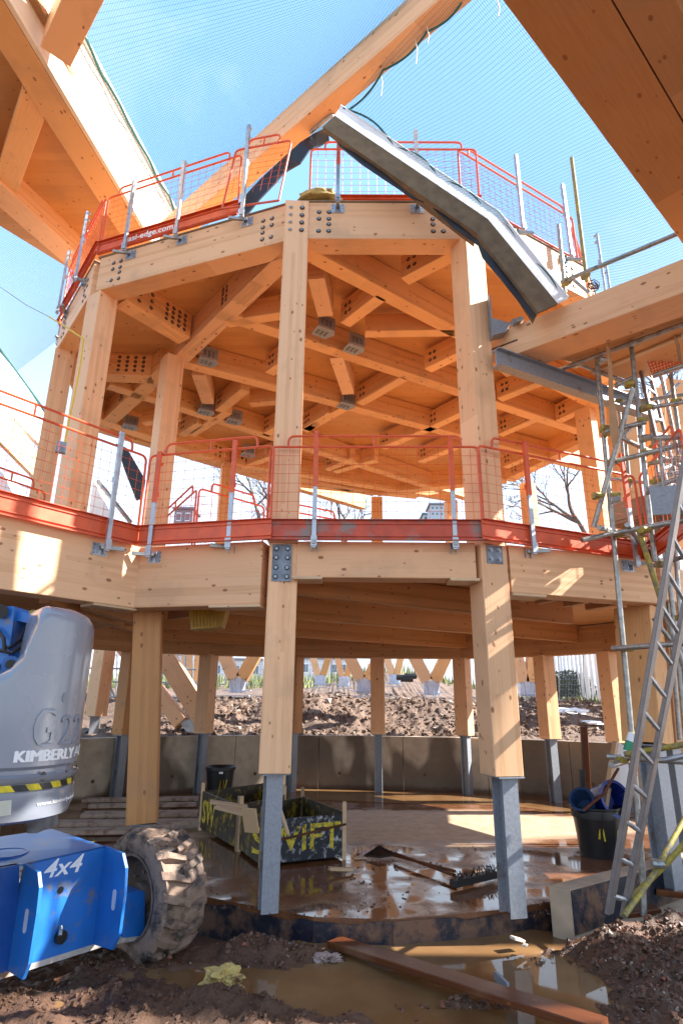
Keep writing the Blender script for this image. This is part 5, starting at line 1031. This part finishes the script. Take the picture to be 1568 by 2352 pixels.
tray([BLc+Vector((-.03, .02, 0)), BRc+Vector((-.25, .08, 0)), BRc+Vector((-.5, 1.6, 0)), BL2], .47, 'dirty yellow and black plywood tray heaped with offcuts behind the lettered one', DGRAF, None)
dB = (BL2-BLc); me = text_mesh('SW', .40, ext=.001, sx=.8); me.materials.append(SPRAY); d = (BLc-BL2).normalized(); nn_ = Vector((d.y, -d.x, 0)); M = Matrix(((d.x, 0, nn_.x, BL2.x+d.x*.08+nn_.x*.015), (d.y, 0, nn_.y, BL2.y+d.y*.08+nn_.y*.015), (0, 1, 0, .12), (0, 0, 0, 1)))
tag(link('sprayed_letters', me, None, None, M), 'yellow sprayed letters on the dark side of the plywood trays', 'lettering')
k = 0
for x, y, l_, r_, lb in ((525, 1848, .45, .2, 'pale timber offcut lying on top of the back tray'), (535, 1862, .4, -.3, 'second pale offcut crossing under the one on the back tray'), (575, 1885, .25, 1.2, 'cream board standing in the back tray'), (650, 1880, .3, .2, 'pinkish board leaning at the far side of the back tray')):
    p = PZ(x, y, .52); M = Matrix.Translation(p) @ Matrix.Rotation(r_, 4, 'Z') @ Matrix.Rotation(.15 if l_ > .3 else 1.2, 4, 'Y'); tag(G().box((0, 0, 0), (l_, .16, .03)).obj('timber_offcut', PACK, None, mw=M), lb, 'offcut')
# broom, squeegee, planks, litter
bA, bB = PZ(905, 1965, .05), PZ(1045, 2012, .06); br_ = thing('broom', 'black bristled broom lying in the water by the right front post', 'broom', tuple(bB)); G().tube([bA+Vector((0, 0, .02)), bB], .016, 8).obj('handle', PLANK, br_)
hA, hB = PZ(1040, 2030, .06), PZ(1135, 2008, .06); M = frame(hA, hB); ln = (hB-hA).length; g = G().box((0, 0, .0), (ln, .09, .06)); 
for k in range(60): x_ = random.uniform(-ln/2, ln/2); g.tube([(x_, random.uniform(-.04, .04), .02), (x_+random.uniform(-.02, .02), random.uniform(-.08, .06), .085)], .004, 3)
g.obj('brush_head', BLACK, br_, mw=M)
sq = thing('shovel', 'black shovel blade with a timber handle lying left of the broom', 'shovel', tuple(PZ(870, 1960, 0))); p = [PZ(835, 1968, .02), PZ(870, 1945, .10), PZ(912, 1965, .03), PZ(875, 1972, .02)]; G().prism(p, (0, 0, .012)).obj('blade', BLACK, sq); G().tube([PZ(905, 1966, .05), PZ(1045, 2002, .08)], .014, 8).obj('handle', PLANK, sq)
a, b2 = PZ(768, 2172, -.15), PZ(1385, 2370, -.07); tag(beam('long_plank', a, b2, .17, .045, PLANK, None, bottom=True), 'long wet orange brown plank lying across the muddy puddle in front', 'plank')
def litter(nm, label, cat, x, y, z, dims, rz_, mt, ry_=0):
    p = PZ(x, y, z); M = Matrix.Translation(p) @ Matrix.Rotation(rz_, 4, 'Z') @ Matrix.Rotation(ry_, 4, 'Y'); return tag(G().box((0, 0, 0), dims, ch=min(dims)*.2).obj(nm, mt, None, mw=M), label, cat)
litter('timber_offcut', 'split pale timber offcut lying by the right corner of the lettered tray', 'offcut', 783, 1997, .05, (.26, .07, .03), .35, PACK, .1)
litter('timber_offcut', 'small flat pale scrap on the water behind the offcut at the tray corner', 'offcut', 828, 1972, .01, (.14, .06, .012), .2, PACK)
litter('broken_tile', 'white broken tile fragment on the gravel right of the front right post', 'fragment', 1188, 2158, -.10, (.10, .07, .02), .4, DEBRIS, .3)
litter('broken_tile', 'small pale tile chip right below the larger fragment', 'fragment', 1205, 2172, -.11, (.05, .035, .012), 1, DEBRIS)
litter('slate_offcut', 'dark flat slate piece half buried left of the ladder foot', 'offcut', 1335, 2085, -.03, (.20, .09, .02), -.5, DSTEEL, .1)
litter('metal_offcut', 'grey metal strip standing half out of the puddle', 'strip', 1152, 2262, -.17, (.02, .20, .09), .2, GALVM, 0)
litter('timber_offcut', 'short wet block by the far end of the concrete kerb', 'offcut', 1540, 2052, .0, (.25, .1, .05), -.4, PLANK)
# crumpled plastic sheet / yellow foam lump
def lump(nm, label, cat, c, dims, mt, seed, par=None, sub_=3, amp=.35):
    bm = bmesh.new(); bmesh.ops.create_icosphere(bm, subdivisions=sub_, radius=1)
    for v in bm.verts:
        d = 1+amp*noise.noise(v.co*1.9+Vector((seed, 0, 0)))+amp*.6*noise.noise(v.co*4.5+Vector((0, seed, 0))); v.co = Vector((v.co.x*dims[0]*d, v.co.y*dims[1]*d, max(v.co.z, -.35)*dims[2]*d))
    me = bpy.data.meshes.new(nm); bm.to_mesh(me); bm.free(); me.polygons.foreach_set('use_smooth', [False]*len(me.polygons)); o = link(nm, me, mt, par, Matrix.Translation(Vector(c))); return tag(o, label, cat) if label else o
lump('foam_lump', 'crumpled yellow foam lump in the mud in front of the wheel', 'foam', PZ(508, 2252, -.10), (.13, .09, .07), FOAM, 3, sub_=4, amp=.75)
lump('insulation_wool', 'tuft of yellow insulation wool on the roof edge above the front column', 'insulation', PZ(735, 455, 7.58), (.26, .12, .10), FOAM, 9)
lump('plastic_bottle', 'pinkish plastic wrapper standing in the puddle beside the long plank', 'litter', PZ(752, 2205, -.17), (.10, .05, .035), plain('pink_plastic', (.36, .25, .22), .4, dirt=.5), 14, sub_=4, amp=.9)
# duckboards and planks on the left of the slab
DUST = plain('dusty_board', (.36, .27, .21), .8, dirt=.5, dirtcol=(.2, .11, .07), dscale=5, bump=.6, bscale=30)
for i_, (x0, x1_, y_, w_) in enumerate(((190, 455, 1842, .22), (205, 450, 1856, .18), (190, 455, 1876, .3), (120, 460, 1897, .28), (95, 300, 1917, .25))):
    a, b2 = PZ(x0, y_, .06), PZ(x1_, y_-4, .06); beam_ = beam('duckboard', a, b2, w_, .05, DUST, None, bottom=True); tag(beam_, ['rearmost long dusty board on the slab by the pit wall left', 'second dusty board from the pit wall, left of the bucket', 'wide dusty board in the middle of the boards on the left', 'long dusty board running behind the wheel', 'nearest dusty board under the counterweight'][i_], 'board', 'boards laid on the slab at the left')
# post base of tall pieces near the bin: grey steel section, white sheet, timber
a, b2 = PZ(1405, 1925, 0), PY(1425, 1700, 8.2); w1 = thing('white_sheet', 'bright white board leaning behind the ladder beside the black bin', 'board', tuple(PZ(1390, 1930, 0)))
q_ = [PY(1383, 1895, 8.0), PY(1432, 1900, 8.0), PY(1445, 1722, 8.3), PY(1416, 1702, 8.3)]; G().prism(q_, (0, .03, 0)).obj('sheet', WHITE, w1)
tag(beam('timber_batten', PY(1381, 1900, 7.9), PY(1413, 1705, 8.2), .06, .06, PACK, None), 'pale square batten leaning along the left edge of the white board', 'batten')
tag(beam('dark_stake', PZ(1355, 1940, 0), PY(1340, 1670, 8.6), .09, .05, PLANK, None), 'dark splintered stake standing behind the blue tubs', 'stake'); tag(beam('dark_stake', PZ(1345, 1945, 0), PY(1336, 1768, 8.5), .06, .05, BLACK, None), 'shorter black stake just left of the splintered one', 'stake')
tag(G().tube([PY(1340, 1862, 7.6), PY(1385, 1825, 7.6), PY(1420, 1765, 7.6)], .017, 8).obj('bent_stick', PLANK, None), 'bent reddish stick leaning from the bin towards the scaffold', 'stick')
lb_ = thing('product_tube', 'white and green tube wedged in the scaffold above the coupler', 'tube', tuple(PY(1450, 1740, 5.6))); G().tube([PY(1436, 1740, 5.6), PY(1452, 1685, 5.6)], .036, 14).obj('body', WHITE, lb_); G().tube([PY(1440, 1726, 5.6), PY(1446.5, 1704, 5.6)], .037, 14).obj('green_band', plain('green_print', (.02, .25, .12), .4), lb_)
# yellow crate hanging under the floor, cable and junction box
yc = thing('hanging_light_box', 'yellow plastic box fixed under the floor left of the front column', 'box', tuple(PZ(475, 1400, 2.5))); q_ = [PY(432, 1396, 6.6), PY(521, 1394, 6.6), PY(508, 1440, 6.6), PY(438, 1446, 6.6)]
YBOX = plain('yellow_plastic', (.42, .25, .012), .4); G().prism(q_, (0, .22, 0)).obj('body', YBOX, yc)
for k in range(9): x_ = 441+k*8.5; G().tube([PY(x_, 1398, 6.595), PY(x_+(.5-k/9)*9, 1440, 6.595)], .006, 4).obj('rib', YBOX, yc)
tag(G().tube([PY(-20, 645, 8.0), PY(60, 700, 7.5), PY(112, 727, 7.2)], .006, 5).obj('wire_stay', SCAF, None), 'thin grey wire from the left edge to the far left roof post', 'wire')
tag(G().tube([PY(112, 727, 7.2), PY(150, 750, 6.9), PY(192, 778, 6.55), PY(184, 840, 6.55), PY(172, 905, 6.6), PY(160, 960, 6.6), PY(150, 1010, 6.6), PY(148, 1025, 6.6)], .011, 6).obj('yellow_cable', plain('yellow_cable_sheath', (.65, .45, .02), .5), None), 'yellow cable hanging down the left column to a small box', 'cable')
jb = thing('junction_box', 'small grey junction box tied to the left column', 'box', tuple(PY(140, 1030, 6.6))); G().box(PY(140, 1028, 6.6), (.11, .06, .15), Matrix.Rotation(.5, 3, 'Z'), ch=.01).obj('body', GALVM, jb); G().box(PY(137, 1030, 6.55), (.06, .02, .09), Matrix.Rotation(.5, 3, 'Z')).obj('cover', DSTEEL, jb)

# ------------------------------------------------------------------ background
FOOT = plain('pale_galvanised', (.60, .65, .74), .5, .1, var=.15, scale=8)
def PG(x, y):
    d = ray(x, y); t = 6.0
    while t < 60:
        p = CAM+d*t
        if p.z < float(hgt(np.array(p.x), np.array(p.y))): return p
        t += .04
    return p
def vcol(x, y, Yy, hw, label, hgt_=3.4, sp_=1.75):
    b0 = PY(x, y, Yy); t = thing('v_column', label, 'column', tuple(b0), 'V shaped timber columns beyond the pit')
    for s_ in (-1, 1): beam('timber_leg', b0+Vector((s_*.11, 0, .50)), b0+Vector((s_*(.11+sp_), .0, .50+hgt_)), hw, hw, WOOD if s_ > 0 else WOODP, t, up=(0, 1, 0))
    g = G(); g.box(b0+Vector((0, 0, .02)), (.74, .5, .03)); g.box(b0+Vector((0, 0, .16)), (.80, .4, .02))
    for a, tl_ in ((-.25, -.25), (-.1, -.12), (.1, .12), (.25, .25)): g.box(b0+Vector((a*.8, 0, .30)), (.022, .36, .42), Matrix.Rotation(tl_, 3, 'Y'))
    g.box(b0+Vector((0, -.12, .30)), (.46, .02, .42)); g.obj('steel_foot', FOOT, t); return t
vcol(990, 1605, 18.5, .34, 'V column of two pale timbers on a steel foot right of centre'); vcol(836, 1601, 18.5, .34, 'V column partly hidden behind the middle back post'); vcol(545, 1600, 18, .36, 'V column left of the left front column'); vcol(1212, 1608, 18.2, .32, 'V column between the two right hand back columns', 3.4, .6)
vcol(735, 1580, 26, .28, 'far thin V column left of the middle back post', 3.4, 1.0); vcol(905, 1578, 26, .28, 'far V column just right of the middle back post', 3.4, .9); vcol(440, 1602, 20, .34, 'V column behind the raking timber at the left', 3.4, .5); vcol(880 - 90, 1582, 27, .26, 'far narrow V column seen left of the half hidden one', 3.4, .8)
tag(G().box((0.6, 20.2, 1.62), (13.5, 4.2, .38)).obj('concrete_plinth', CONC2, None), 'long low concrete plinth under the steel feet beyond the pit', 'plinth')
# raking column pair, left
rk = thing('raking_column', 'pair of raking glued timbers on a pale steel foot beyond the left column', 'column', tuple(PY(440, 1690, 14)))
for p, q_, wd in (((375, 1500), (470, 1655), .42), ((340, 1560), (418, 1662), .3)): beam('timber_leg', PY(*p, 14.2) + (PY(*p, 14.2)-PY(*q_, 13.9))*.8, PY(*q_, 13.9), wd, .3, WOODP, rk, up=(0, 1, 0))
G().prism([PY(410, 1658, 13.85), PY(432, 1652, 13.85), PY(478, 1648, 13.85), PY(468, 1695, 13.85), PY(438, 1695, 13.85)], (0, .25, 0)).obj('steel_foot', GALV, rk)
oc = thing('outer_column', 'pale timber column on a steel stub beyond the pit wall at the left', 'column', tuple(PY(220, 1690, 13.9))); a = PY(219, 1645, 13.9); beam('timber', a, Vector((a.x+.05, a.y, a.z+2.6)), .34, .34, WOODP, oc, up=(.5, 1, 0)); hpost(oc, a.x, a.y, a.z-.6, a.z-.006, .4)
sf = thing('left_scaffold', 'distant scaffold of pale tubes behind the left columns', 'scaffold', tuple(PY(260, 1690, 17)))
for x in (246, 258, 271, 410, 428, 445): G().tube([PY(x, 1440, 17), PY(x-6, 1700, 17)], .026, 6).obj('scaffold_tube', GALV, sf)
for y in (1490, 1535, 1566, 1600, 1640): G().tube([PY(205, y, 16.9), PY(452, y+3, 16.9)], .026, 6).obj('scaffold_tube', SCAF, sf)
G().tube([PY(246, 1560, 17), PY(272, 1620, 17)], .026, 6).obj('scaffold_tube', SCAF, sf)
# white hoarding at the right
ho = thing('white_hoarding', 'pale board hoarding receding on the right behind the pit', 'fence', tuple(PY(1290, 1590, 24)))
h0, h1 = PY(1262, 1592, 27), PY(1440, 1640, 15); nb_ = 34
for k in range(nb_):
    a = h0.lerp(h1, k/nb_); b2 = h0.lerp(h1, (k+.78)/nb_); g = G(); off_ = random.uniform(-.02, .02); d = (h1-h0).normalized(); nn_ = Vector((d.y, -d.x, 0)); a = a+nn_*(off_+.05*(k % 2)); b2 = b2+nn_*(off_+.05*(k % 2)); zt__ = 2.3+random.uniform(-.04, .04)
    g.prism([a, b2, b2+Vector((0, 0, zt__)), a+Vector((0, 0, zt__))], nn_*.03); g.obj('board', WMEM, ho)
hf = thing('mesh_fence', 'galvanised mesh site fence panel standing before the white hoarding', 'fence', tuple(PY(1300, 1600, 20))); fp = [PY(1282, 1505, 20), PY(1338, 1503, 19), PY(1342, 1610, 19), PY(1284, 1606, 20)]; G().tube(fp, .02, 6, closed=True, caps=False).obj('frame', GALV, hf)
g = G()
for k in range(1, 16): t = k/16; g.tube([fp[0].lerp(fp[1], t), fp[3].lerp(fp[2], t)], .003, 3, False)
for k in range(1, 9): t = k/9; g.tube([fp[0].lerp(fp[3], t), fp[1].lerp(fp[2], t)], .003, 3, False)
tag(g.obj('mesh', GALV, hf), kind='stuff')
# site fence across the far side
for i_, (x0, x1_) in enumerate(((255, 500), (500, 605), (690, 760), (762, 850), (880, 985))):
    fp = [PY(x0, 1505, 34), PY(x1_, 1505, 34), PY(x1_, 1572, 34), PY(x0, 1572, 34)]; t = thing('mesh_fence', ['far mesh fence panel behind the left scaffold', 'far mesh fence panel left of the left front column', 'far mesh fence panel over the spoil heap', 'far mesh fence panel left of the middle back post', 'far mesh fence panel right of the middle back post'][i_], 'fence', tuple(fp[3]), 'site fence panels on the far side'); G().tube(fp, .035, 5, closed=True, caps=False).obj('frame', GALV, t); g = G()
    nx_ = max(6, (x1_-x0)//6)
    for k in range(1, nx_): t_ = k/nx_; g.tube([fp[0].lerp(fp[1], t_), fp[3].lerp(fp[2], t_)], .008, 3, False)
    for k in range(1, 6): t_ = k/6; g.tube([fp[0].lerp(fp[3], t_), fp[1].lerp(fp[2], t_)], .008, 3, False)
    tag(g.obj('mesh', GALV, t), kind='stuff')
# far houses and sheds
def building(x0, x1_, yt, yb_, Yy, mt, label, nw, nh, roof=False, nm='building'):
    a, b2, c_, d_ = PY(x0, yb_, Yy), PY(x1_, yb_, Yy), PY(x1_, yt, Yy), PY(x0, yt, Yy); zb_, zt__ = a.z-1, c_.z; t = thing(nm, label, 'building', (a.x, Yy, zb_)); w_ = b2.x-a.x; dpt_ = w_*.5+2
    G().box(((a.x+b2.x)/2, Yy+dpt_/2, (zb_+zt__)/2), (w_, dpt_, zt__-zb_)).obj('wall', mt, t)
    for i2 in range(nw):
        for j2 in range(nh):
            cx_ = a.x+w_*(i2+.5)/nw; cz_ = zb_+1+(zt__-zb_-1)*(j2+.5)/nh; o = G().box((cx_, Yy-.03, cz_), (w_/nw*.6, .06, (zt__-zb_-1)/nh*.55)).obj('window', WHITE, t); G().box((cx_, Yy-.07, cz_), (w_/nw*.5, .03, (zt__-zb_-1)/nh*.42)).obj('pane', GLASS, o)
    G().box(((a.x+b2.x)/2, Yy+dpt_/2, zt__+.12), (w_+.5, dpt_+.5, .24)).obj('roof', DSTEEL, t)
PALE = plain('pale_render', (.62, .64, .66), .7); GRB = plain('grey_block', (.42, .47, .52), .6)
building(488, 620, 1518, 1560, 70, PALE, 'long pale shed with dark openings beyond the site fence, left', 6, 1); building(690, 800, 1515, 1556, 80, PALE, 'pale shed beyond the fence behind the spoil heap', 5, 1); building(300, 470, 1480, 1560, 90, PALE, 'pale building behind the left scaffold', 6, 2)
building(990, 1030, 1160, 1215, 85, GRB, 'small grey office block seen above the right of the front toe board', 4, 4); building(973, 992, 1182, 1215, 90, GRB, 'lower grey wing left of the office block', 2, 2); building(398, 440, 1170, 1205, 70, DSTEEL, 'dark rooftop just right of the left grey column', 2, 1)
# spoil, sheets, scrub
for i_, (x, y, dm, lb) in enumerate(((1310, 1640, (.45, .3, .12), 'crumpled white sheet on the spoil between the right hand back columns'), (1360, 1664, (.26, .2, .07), 'flat torn white plastic on the spoil nearest the pit wall'))): lump('plastic_sheet', lb, 'plastic sheet', PG(x, y)+Vector((0, 0, .02)), dm, WMEM, 5+i_*4, amp=.5)
tag(G().prism([PY(1325, 1632, 18), PY(1400, 1645, 17), PY(1405, 1630, 18.5), PY(1330, 1620, 20)], (0, 0, .03)).obj('grey_sheets', GRB, None), 'flat grey sheets lying on the ground before the hoarding', 'sheet')
for i_, (x, y) in enumerate(((930, 1556), (940, 1560), (948, 1553))): tag(G().tube([PY(x-20, y, 25), PY(x+8, y+1, 25)], .11, 10).obj('black_pipe', BLACK, None), ['black drain pipe on the far heap, left of three', 'black drain pipe on the far heap, lowest of three', 'black drain pipe on the far heap, rightmost of three'][i_], 'pipe')
def bush(nm, label, cat, c, dims, n, sz, mt):
    c = Vector(c); vs = rng.normal(size=(n, 3)); vs /= np.linalg.norm(vs, axis=1)[:, None]; vs *= rng.random((n, 1))**.4; g = G()
    for v in vs:
        p = c+Vector((v[0]*dims[0], v[1]*dims[1], abs(v[2])*dims[2])); a = Vector(rng.normal(size=3)).normalized()*sz; b_ = a.cross(Vector(rng.normal(size=3))).normalized()*sz*.45; g.add([p-a, p+b_, p+a, p-b_], [(0, 1, 2, 3)])
    t = thing(nm, label, cat, tuple(c)); tag(g.obj('foliage', mt, t), kind='stuff'); g = G()
    for k in range(9): a_ = random.uniform(0, 2*pi); g.tube([c, c+Vector((cos(a_)*dims[0]*.7, sin(a_)*dims[1]*.7, dims[2]*.8))], .015, 4, False)
    tag(g.obj('stems', BARK, t), kind='stuff'); return t
bush('bramble_bush', 'dark green scrub at the foot of the white hoarding', 'bush', PY(1308, 1600, 20.5), (1.0, .6, .85), 2600, .06, LEAF)
g = G(); GRASS = plain('dry_grass', (.20, .22, .08), .8, var=.5, scale=3)
for k in range(5200):
    if k < 3400: x_ = random.uniform(-16, 7); y_ = random.uniform(31, 46)
    else: x_ = random.uniform(7, 12); y_ = random.uniform(16, 25)
    z_ = float(hgt(np.array(x_), np.array(y_))); h_ = random.uniform(.15, .75 if k < 3400 else .25); a = random.uniform(0, pi); w_ = .05; g.add([(x_-w_*cos(a), y_-w_*sin(a), z_), (x_+w_*cos(a), y_+w_*sin(a), z_), (x_+random.uniform(-.15, .15), y_, z_+h_)], [(0, 1, 2)])
tag(g.obj('rough_grass', GRASS, None), 'rough dry grass along the far fence', 'grass', kind='stuff')
# rubble: broken stones and clods
def stones(n, fn, sz, name, label, mt):
    base = np.array([(-1, -1, -1), (1, -1, -1), (1, 1, -1), (-1, 1, -1), (-.8, -.8, 1), (.9, -.7, 1), (.7, .8, 1), (-.7, .9, 1)])*.5; F = np.array([(0, 3, 2, 1), (4, 5, 6, 7), (0, 1, 5, 4), (1, 2, 6, 5), (2, 3, 7, 6), (3, 0, 4, 7)])
    P_ = fn(n); n = len(P_); z = hgt(P_[:, 0], P_[:, 1]); s = sz[0]+(sz[1]-sz[0])*rng.random(n)**3.2; v = base[None]*(1+.35*rng.normal(size=(n, 8, 3))); v = v*np.stack([s*rng.uniform(.6, 1.5, n), s, s*rng.uniform(.4, .9, n)], 1)[:, None, :]
    A = rng.uniform(0, 2*pi, n); Bb = rng.uniform(-.6, .6, n); ca, sa, cb_, sb_ = np.cos(A), np.sin(A), np.cos(Bb), np.sin(Bb)
    x, y, zz = v[..., 0], v[..., 1], v[..., 2]; x, zz = x*cb_[:, None]+zz*sb_[:, None], -x*sb_[:, None]+zz*cb_[:, None]; x, y = x*ca[:, None]-y*sa[:, None], x*sa[:, None]+y*ca[:, None]
    V = np.stack([x+P_[:, 0:1], y+P_[:, 1:2], zz+(z+s*.18)[:, None]], 2).reshape(-1, 3); FF = (F[None]+8*np.arange(n)[:, None, None]).reshape(-1, 4); me = bpy.data.meshes.new(name); me.from_pydata(V.tolist(), [], FF.tolist()); tag(link(name, me, mt, None), label, 'rubble', kind='stuff')
def zone_near(n):
    c = np.stack([rng.uniform(-1.4, 4.2, n*4), rng.uniform(4.2, 7.4, n*4)], 1); x, y = c[:, 0], c[:, 1]; e = pit(x, y) >= 1.035
    d = .05+.95*sstep(1.35, 2.3, x+.22*(y-5.6))+.9*np.exp(-((x-.95)**2/.45+(y-4.72)**2/.02))+.9*np.exp(-((x+.42)**2/.16+(y-5.42)**2/.03))+.35*np.exp(-((x-1.5)**2/.2+(y-5.75)**2/.02)); z = hgt(x, y); k = e & (rng.random(n*4) < d) & (z > -.22); return c[k][:n]
stones(9000, zone_near, (.005, .032), 'rubble_stones', 'broken brown stones and brick bits heaped at the front right', STONE)
def zone_mud(n): c = np.stack([rng.uniform(-3.4, 1.6, n*3), rng.uniform(3.9, 6.6, n*3)], 1); x, y = c[:, 0], c[:, 1]; k = (pit(x, y) >= 1.035) & (hgt(x, y) > -.21) & (rng.random(n*3) < .12+sstep(.45, .6, fbm(x, y, 2.1, 3, 55))); return c[k][:n]
stones(6500, zone_mud, (.005, .026), 'mud_clods', 'small wet clods over the churned mud in front', MUD)
BRK = plain('brick_bits', (.20, .065, .035), .6, var=.4, scale=6); PALEST = plain('pale_stones', (.32, .26, .2), .6, var=.3, scale=6)
stones(700, zone_near, (.008, .035), 'brick_chips', 'scattered orange red brick chips in the rubble', BRK); stones(420, zone_near, (.008, .03), 'pale_chips', 'scattered pale stone chips in the rubble', PALEST)
def zone_back(n): c = np.stack([rng.uniform(-5.5, 7.5, n*2), rng.uniform(13.75, 18, n*2)], 1); k = pit(c[:, 0], c[:, 1]) > 1.08; return c[k][:n]
stones(9000, zone_back, (.015, .09), 'spoil_clods', 'brown clods and stones covering the spoil heaps beyond the pit', SOIL); stones(350, zone_back, (.03, .11), 'pale_spoil_bits', 'white scraps and stones scattered on the spoil heaps', PALEST)
def zone_slab(n): c = np.stack([rng.uniform(-1.6, 1.9, n*2), rng.uniform(5.75, 8.4, n*2)], 1); x, y = c[:, 0], c[:, 1]; k = (pit(x, y) < .985) & (rng.random(n*2) < .03+sstep(.55, .62, fbm(x, y, 2.2, 3, 77))); return c[k][:n]
_h = hgt
def hgt(x, y): return 0*x-.004
stones(1500, zone_slab, (.006, .022), 'slab_grit', 'muddy grit strewn over the wet slab', STONE)
hgt = _h
# bare trees
def tree(x, y, Yy, H, lean, label, seed, pr=1.0):
    R2 = random.Random(seed); b0 = PY(x, y, Yy); t = thing('bare_tree', label, 'tree', tuple(b0)); gt_ = G(); gb = G()
    def grow(p, d, l_, r_, dep):
        pts = [p]; q_ = p; dd_ = d.copy()
        for k in range(4): dd_ = (dd_+Vector((R2.uniform(-.18, .18), R2.uniform(-.18, .18), R2.uniform(-.06, .12)))).normalized(); q_ = q_+dd_*l_/4; pts.append(q_)
        (gt_ if dep < 2 else gb).tube(pts, [r_*(1-.11*k) for k in range(5)], 6 if dep < 2 else 3, False)
        if dep < 6:
            for k in range(3 if dep < 2 else R2.choice((2, 3, 3))):
                a_ = R2.uniform(0, 2*pi); sp_ = R2.uniform(.35, .95); u_ = dd_.orthogonal().normalized(); v_ = dd_.cross(u_); nd = (dd_+(u_*cos(a_)+v_*sin(a_))*sp_).normalized(); grow(pts[R2.choice((2, 3, 4, 4))], nd, l_*R2.uniform(.6, .8), r_*.62, dep+1)
    grow(b0, Vector(lean).normalized(), H*.33, .17*H/8*pr, 0); gt_.obj('trunk', BARK, t, smooth=True); tag(gb.obj('branches', BARK, t), kind='stuff')
tree(1375, 1270, 26, 6.5, (-.55, 0, 1), 'leaning bare tree seen through the frame left of the scaffold', 4); tree(1590, 1150, 20, 8, (-.12, 0, 1), 'bare tree behind the scaffold at the right edge', 11); tree(645, 1300, 28, 8, (-.55, 0, .9), 'bare tree behind the left front column seen through the barriers', 23); tree(790, 1330, 34, 7, (.1, 0, 1), 'small distant bare tree between the two front columns', 31)
